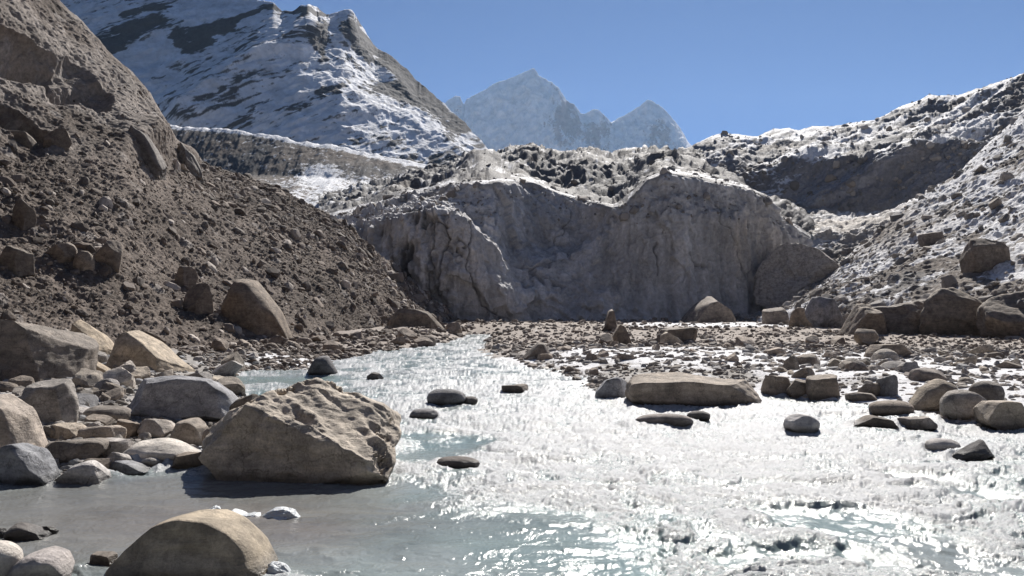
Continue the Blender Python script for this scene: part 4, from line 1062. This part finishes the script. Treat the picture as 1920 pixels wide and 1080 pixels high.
# ================================================================== river water
def mat_water():
    m, nt, b = new_mat('glacial_water')
    geo = N(nt, 'ShaderNodeNewGeometry')
    at = N(nt, 'ShaderNodeAttribute', attribute_name='foam')
    ca = N(nt, 'ShaderNodeAttribute', attribute_name='col')
    n1 = noise_node(nt, 15, 8, 0.74, geo.outputs['Position'], 0.4)
    ad = N(nt, 'ShaderNodeMath', operation='ADD'); nt.links.new(at.outputs['Fac'], ad.inputs[0])
    su = N(nt, 'ShaderNodeMath', operation='MULTIPLY_ADD'); nt.links.new(n1.outputs[0], su.inputs[0]); su.inputs[1].default_value = 2.0; su.inputs[2].default_value = -1.0
    nt.links.new(su.outputs[0], ad.inputs[1])
    fr = ramp(nt, ad.outputs[0], 0.30, 0.85)
    mx = N(nt, 'ShaderNodeMix', data_type='RGBA'); nt.links.new(fr.outputs[0], mx.inputs[0])
    nt.links.new(ca.outputs['Color'], mx.inputs[6]); mx.inputs[7].default_value = (0.42, 0.43, 0.445, 1)
    nt.links.new(mx.outputs[2], b.inputs['Base Color'])
    mr = N(nt, 'ShaderNodeMapRange'); nt.links.new(fr.outputs[0], mr.inputs[0])
    mr.inputs[3].default_value = 0.15; mr.inputs[4].default_value = 0.36
    nt.links.new(mr.outputs[0], b.inputs['Roughness'])
    b.inputs['IOR'].default_value = 1.33
    sp = N(nt, 'ShaderNodeMapRange'); nt.links.new(fr.outputs[0], sp.inputs[0]); sp.inputs[3].default_value = 0.42; sp.inputs[4].default_value = 0.22
    nt.links.new(sp.outputs[0], b.inputs['Specular IOR Level'])
    n2 = noise_node(nt, 13, 5, 0.72, geo.outputs['Position'])
    st = N(nt, 'ShaderNodeMapRange'); nt.links.new(at.outputs['Fac'], st.inputs[0])
    st.inputs[1].default_value = 0.0; st.inputs[2].default_value = 0.7; st.inputs[3].default_value = 0.20; st.inputs[4].default_value = 0.7
    bp = N(nt, 'ShaderNodeBump'); bp.inputs['Distance'].default_value = 0.05
    nt.links.new(st.outputs[0], bp.inputs['Strength']); nt.links.new(n2.outputs[0], bp.inputs['Height'])
    nt.links.new(bp.outputs[0], b.inputs['Normal'])
    return m

def build_water():
    rows = np.concatenate([[900, 720], np.arange(600, 48, -1.45)])
    d = CAMZ * F / rows
    t = np.concatenate([np.linspace(-1.6, -0.68, 60), np.linspace(-0.67, 0.67, 1250), np.linspace(0.68, 1.6, 60)])
    Y = np.repeat(d[:, None], len(t), 1); X = Y * t[None, :]
    P = np.stack([X, Y, np.zeros_like(X)], -1)
    wob = np.stack([fbm(P, 0.5, 5, 0.55, 5), fbm(P, 0.5, 5, 0.55, 6), np.zeros_like(X)], -1)
    Pw = P + wob * np.array([1.5, 1.8, 0])
    def blob(px, py, rx, ry):
        c = G(px, py); a = rx / F * c[1]; bb = abs(G(px, py - ry)[1] - G(px, py + ry)[1]) / 2
        q = ((Pw[..., 0] - c[0]) / a) ** 2 + ((Pw[..., 1] - c[1]) / bb) ** 2
        return sstep(1.55, 0.55, np.sqrt(q))
    calm = np.zeros_like(X)
    for a in [(100, 985, 560, 95), (480, 1010, 330, 75), (-700, 1000, 800, 120), (820, 1010, 240, 62), (1010, 1075, 130, 45), (640, 940, 200, 34), (300, 920, 320, 30)]:
        calm = np.maximum(calm, blob(*a))
    teal = np.zeros_like(X)
    for a in [(1600, 985, 120, 36), (820, 838, 85, 26), (545, 712, 90, 9), (1830, 930, 80, 14), (1480, 1035, 110, 24), (1850, 1040, 90, 26), (1780, 900, 60, 10), (1180, 905, 50, 8)]:
        teal = np.maximum(teal, blob(*a))
    sdv = river_sd(X, Y)
    rapid = np.clip(1 - np.maximum(calm, teal * 0.85), 0, 1)
    # broad swells, chop and spray-like lumps, drawn out across the flow
    st = (0.75, 1.15, 1)
    sw = fbm(P, 0.55, 3, 0.5, 2, st)
    ch = ridged(Pw, 1.5, 4, 0.55, 9, st)
    lum = ridged(Pw, 5.0, 4, 0.6, 19, (0.8, 1.2, 1))
    wave = ridged(Pw, 0.55, 3, 0.5, 88, (0.55, 1.5, 1)) - 0.35
    lum2 = ridged(Pw, 12.0, 3, 0.6, 29, (0.6, 1.4, 1))
    z = rapid * (sw * 0.13 + wave * 0.07 + (ch - 0.35) * 0.085 + (lum - 0.35) * 0.017 + (lum2 - 0.35) * 0.006) + calm * (fbm(P, 1.2, 4, 0.55, 33, (0.45, 1.5, 1)) * 0.03 + fbm(Pw, 5, 3, 0.6, 37, (0.4, 1.6, 1)) * 0.011 + fbm(P, 14, 2, 0.6, 47, (0.5, 1.4, 1)) * 0.0016) + teal * (1 - calm) * (sw * 0.05 + fbm(P, 2.5, 3, 0.5, 8) * 0.03 - 0.05)
    flow = fbm(np.stack([Pw[..., 0] * 0.94 + Pw[..., 1] * 0.33, (Pw[..., 1] * 0.94 - Pw[..., 0] * 0.33) * 0.35, Pw[..., 2]], -1), 0.9, 5, 0.6, 210)
    near = sstep(17.0, 10.5, Y)
    foam = rapid * (0.37 - 0.15 * near + 0.50 * flow + 0.34 * wave + 0.46 * (ch - 0.35) + 0.36 * (lum - 0.35) + 0.30 * (lum2 - 0.35) + 0.40 * fbm(Pw, 0.8, 4, 0.6, 40, (0.6, 1.3, 1)))
    cen = G(1230, 820)
    foam = foam + rapid * 0.26 * np.exp(-(((X - cen[0]) / 7.5) ** 2 + ((Y - cen[1]) / 9) ** 2))
    for (x, y, rx, ry) in GROUP_FOOT:
        q = np.sqrt(((X - x) / (rx + 0.1)) ** 2 + ((Y - y) / (ry + 0.1)) ** 2)
        ring = np.exp(-((q - 1.0) / 0.28) ** 2)
        lively = np.clip(rapid * 1.1, 0, 1)
        lee = np.exp(-((X - x) / (rx + 0.05)) ** 2) * (Y < y - 0.3 * ry) * np.exp(np.minimum(0, (Y - y + ry)) / 0.9)
        foam += ring * 0.45 * lively - lee * 0.42 * lively
        z -= lee * 0.03 * lively
        z += ring * 0.05 * lively * (1 + 1.2 * np.clip((Y - y) / (ry + 0.1), -0.6, 1))
    # streaks of foam and drifting bits on the calm water
    bits = sstep(0.40, 0.62, fbm(Pw, 3.2, 4, 0.6, 70, (0.5, 1.4, 1)))
    c0 = G(820, 990)
    foam += bits * 0.35 * np.exp(-(((X - c0[0]) / 1.6) ** 2 + ((Y - c0[1]) / 1.4) ** 2)) + bits * 0.12 * teal + sstep(0.25, 0.6, fbm(Pw, 1.1, 4, 0.6, 75, (0.35, 2.2, 1))) * calm * sstep(-1.0, -4.5, X) * 0.30
    foam += sstep(0.45, 0.1, np.abs(sdv)) * 0.12 * rapid
    P[..., 2] = z
    swirl = fbm(Pw, 0.9, 5, 0.6, 110, (0.4, 1.8, 1))
    boulder_refl = np.clip(np.exp(-(((X + 3.0) / 3.2) ** 2 + ((Y - 12.4) / 1.4) ** 2)) * 1.1, 0, 1) * calm  # brown reflection of the huge boulder, put into the pool colour
    col = mix((0.205, 0.268, 0.268), (0.27, 0.30, 0.30), sstep(-0.3, 0.4, fbm(P, 0.3, 3, 0.5, 12)))
    col = mix(col, (0.195, 0.200, 0.195), calm * sstep(G(760, 1000)[0], G(420, 1000)[0], X + fbm(P, 0.6, 3) * 0.8))
    col = mix(col, (0.19, 0.165, 0.15), boulder_refl * 0.6)
    col = col * (1 + 0.35 * np.clip(swirl, -1, 1) * calm)[..., None]
    me = make_mesh('river_water', P, grid_faces(*P.shape[:2]), mat_water(), col, True, {'foam': foam})
    o = link('river_water', me); o['kind'] = 'structure'
build_water()

# --- lumps of ice in the pool
def mat_ice():
    m, nt, b = new_mat('white_ice')
    b.inputs['Base Color'].default_value = (0.52, 0.55, 0.58, 1)
    b.inputs['Roughness'].default_value = 0.35
    b.inputs['Subsurface Weight'].default_value = 0.3
    b.inputs['Subsurface Radius'].default_value = (0.05, 0.07, 0.09)
    geo = N(nt, 'ShaderNodeNewGeometry')
    n1 = noise_node(nt, 22, 6, 0.7, geo.outputs['Position'])
    bp = N(nt, 'ShaderNodeBump'); bp.inputs['Strength'].default_value = 0.6; bp.inputs['Distance'].default_value = 0.03
    nt.links.new(n1.outputs[0], bp.inputs['Height']); nt.links.new(bp.outputs[0], b.inputs['Normal'])
    return m
M_ICE = mat_ice()
for box, lab, kw in [
    ((480, 948, 568, 975), 'rounded white ice lump floating in the calm pool behind the tan boulder', dict(prof=[(0, .5), (.4, .9), (.8, 1), (1, .6)])),
    ((420, 950, 500, 971), 'ragged white ice lump left of the rounded one in the calm pool', dict(prof=[(0, .3), (.2, .9), (.5, .6), (.8, .7), (1, .4)])),
    ((366, 944, 412, 958), 'thin sliver of white ice nearest the huge tan boulder in the pool', dict(prof=[(0, .2), (.5, .4), (.9, 1), (1, .8)])),
    ((496, 1044, 558, 1080), 'white ice collar on the right side of the rounded tan boulder', dict(prof=[(0, 1), (.6, .8), (1, .3)]))]:
    boulder('ice_lump', box, 'ice', (1, 1, 1), lab, 'ice', mat=M_ICE, level=6, sink=1.0, planes=None, **kw)

# ------------------------------------------------------------------ air
def build_haze():
    bm = bmesh.new(); bmesh.ops.create_cube(bm, size=1.0)
    me = bpy.data.meshes.new('haze'); bm.to_mesh(me); bm.free()
    m = bpy.data.materials.new('thin_mountain_air'); m.use_nodes = True
    nt = m.node_tree
    for n in list(nt.nodes): nt.nodes.remove(n)
    v = nt.nodes.new('ShaderNodeVolumePrincipled')
    v.inputs['Color'].default_value = (0.50, 0.72, 1.0, 1)
    v.inputs['Density'].default_value = 0.000035
    v.inputs['Anisotropy'].default_value = 0.35
    out = nt.nodes.new('ShaderNodeOutputMaterial'); nt.links.new(v.outputs[0], out.inputs['Volume'])
    me.materials.append(m)
    o = link('haze', me); o['kind'] = 'stuff'; o['label'] = 'thin blue air veiling the far mountains'; o['category'] = 'haze'
    o.scale = (31000, 8000, 1560); o.location = (0, 2450, 780 - 42)
build_haze()
print('done', len(bpy.data.objects))
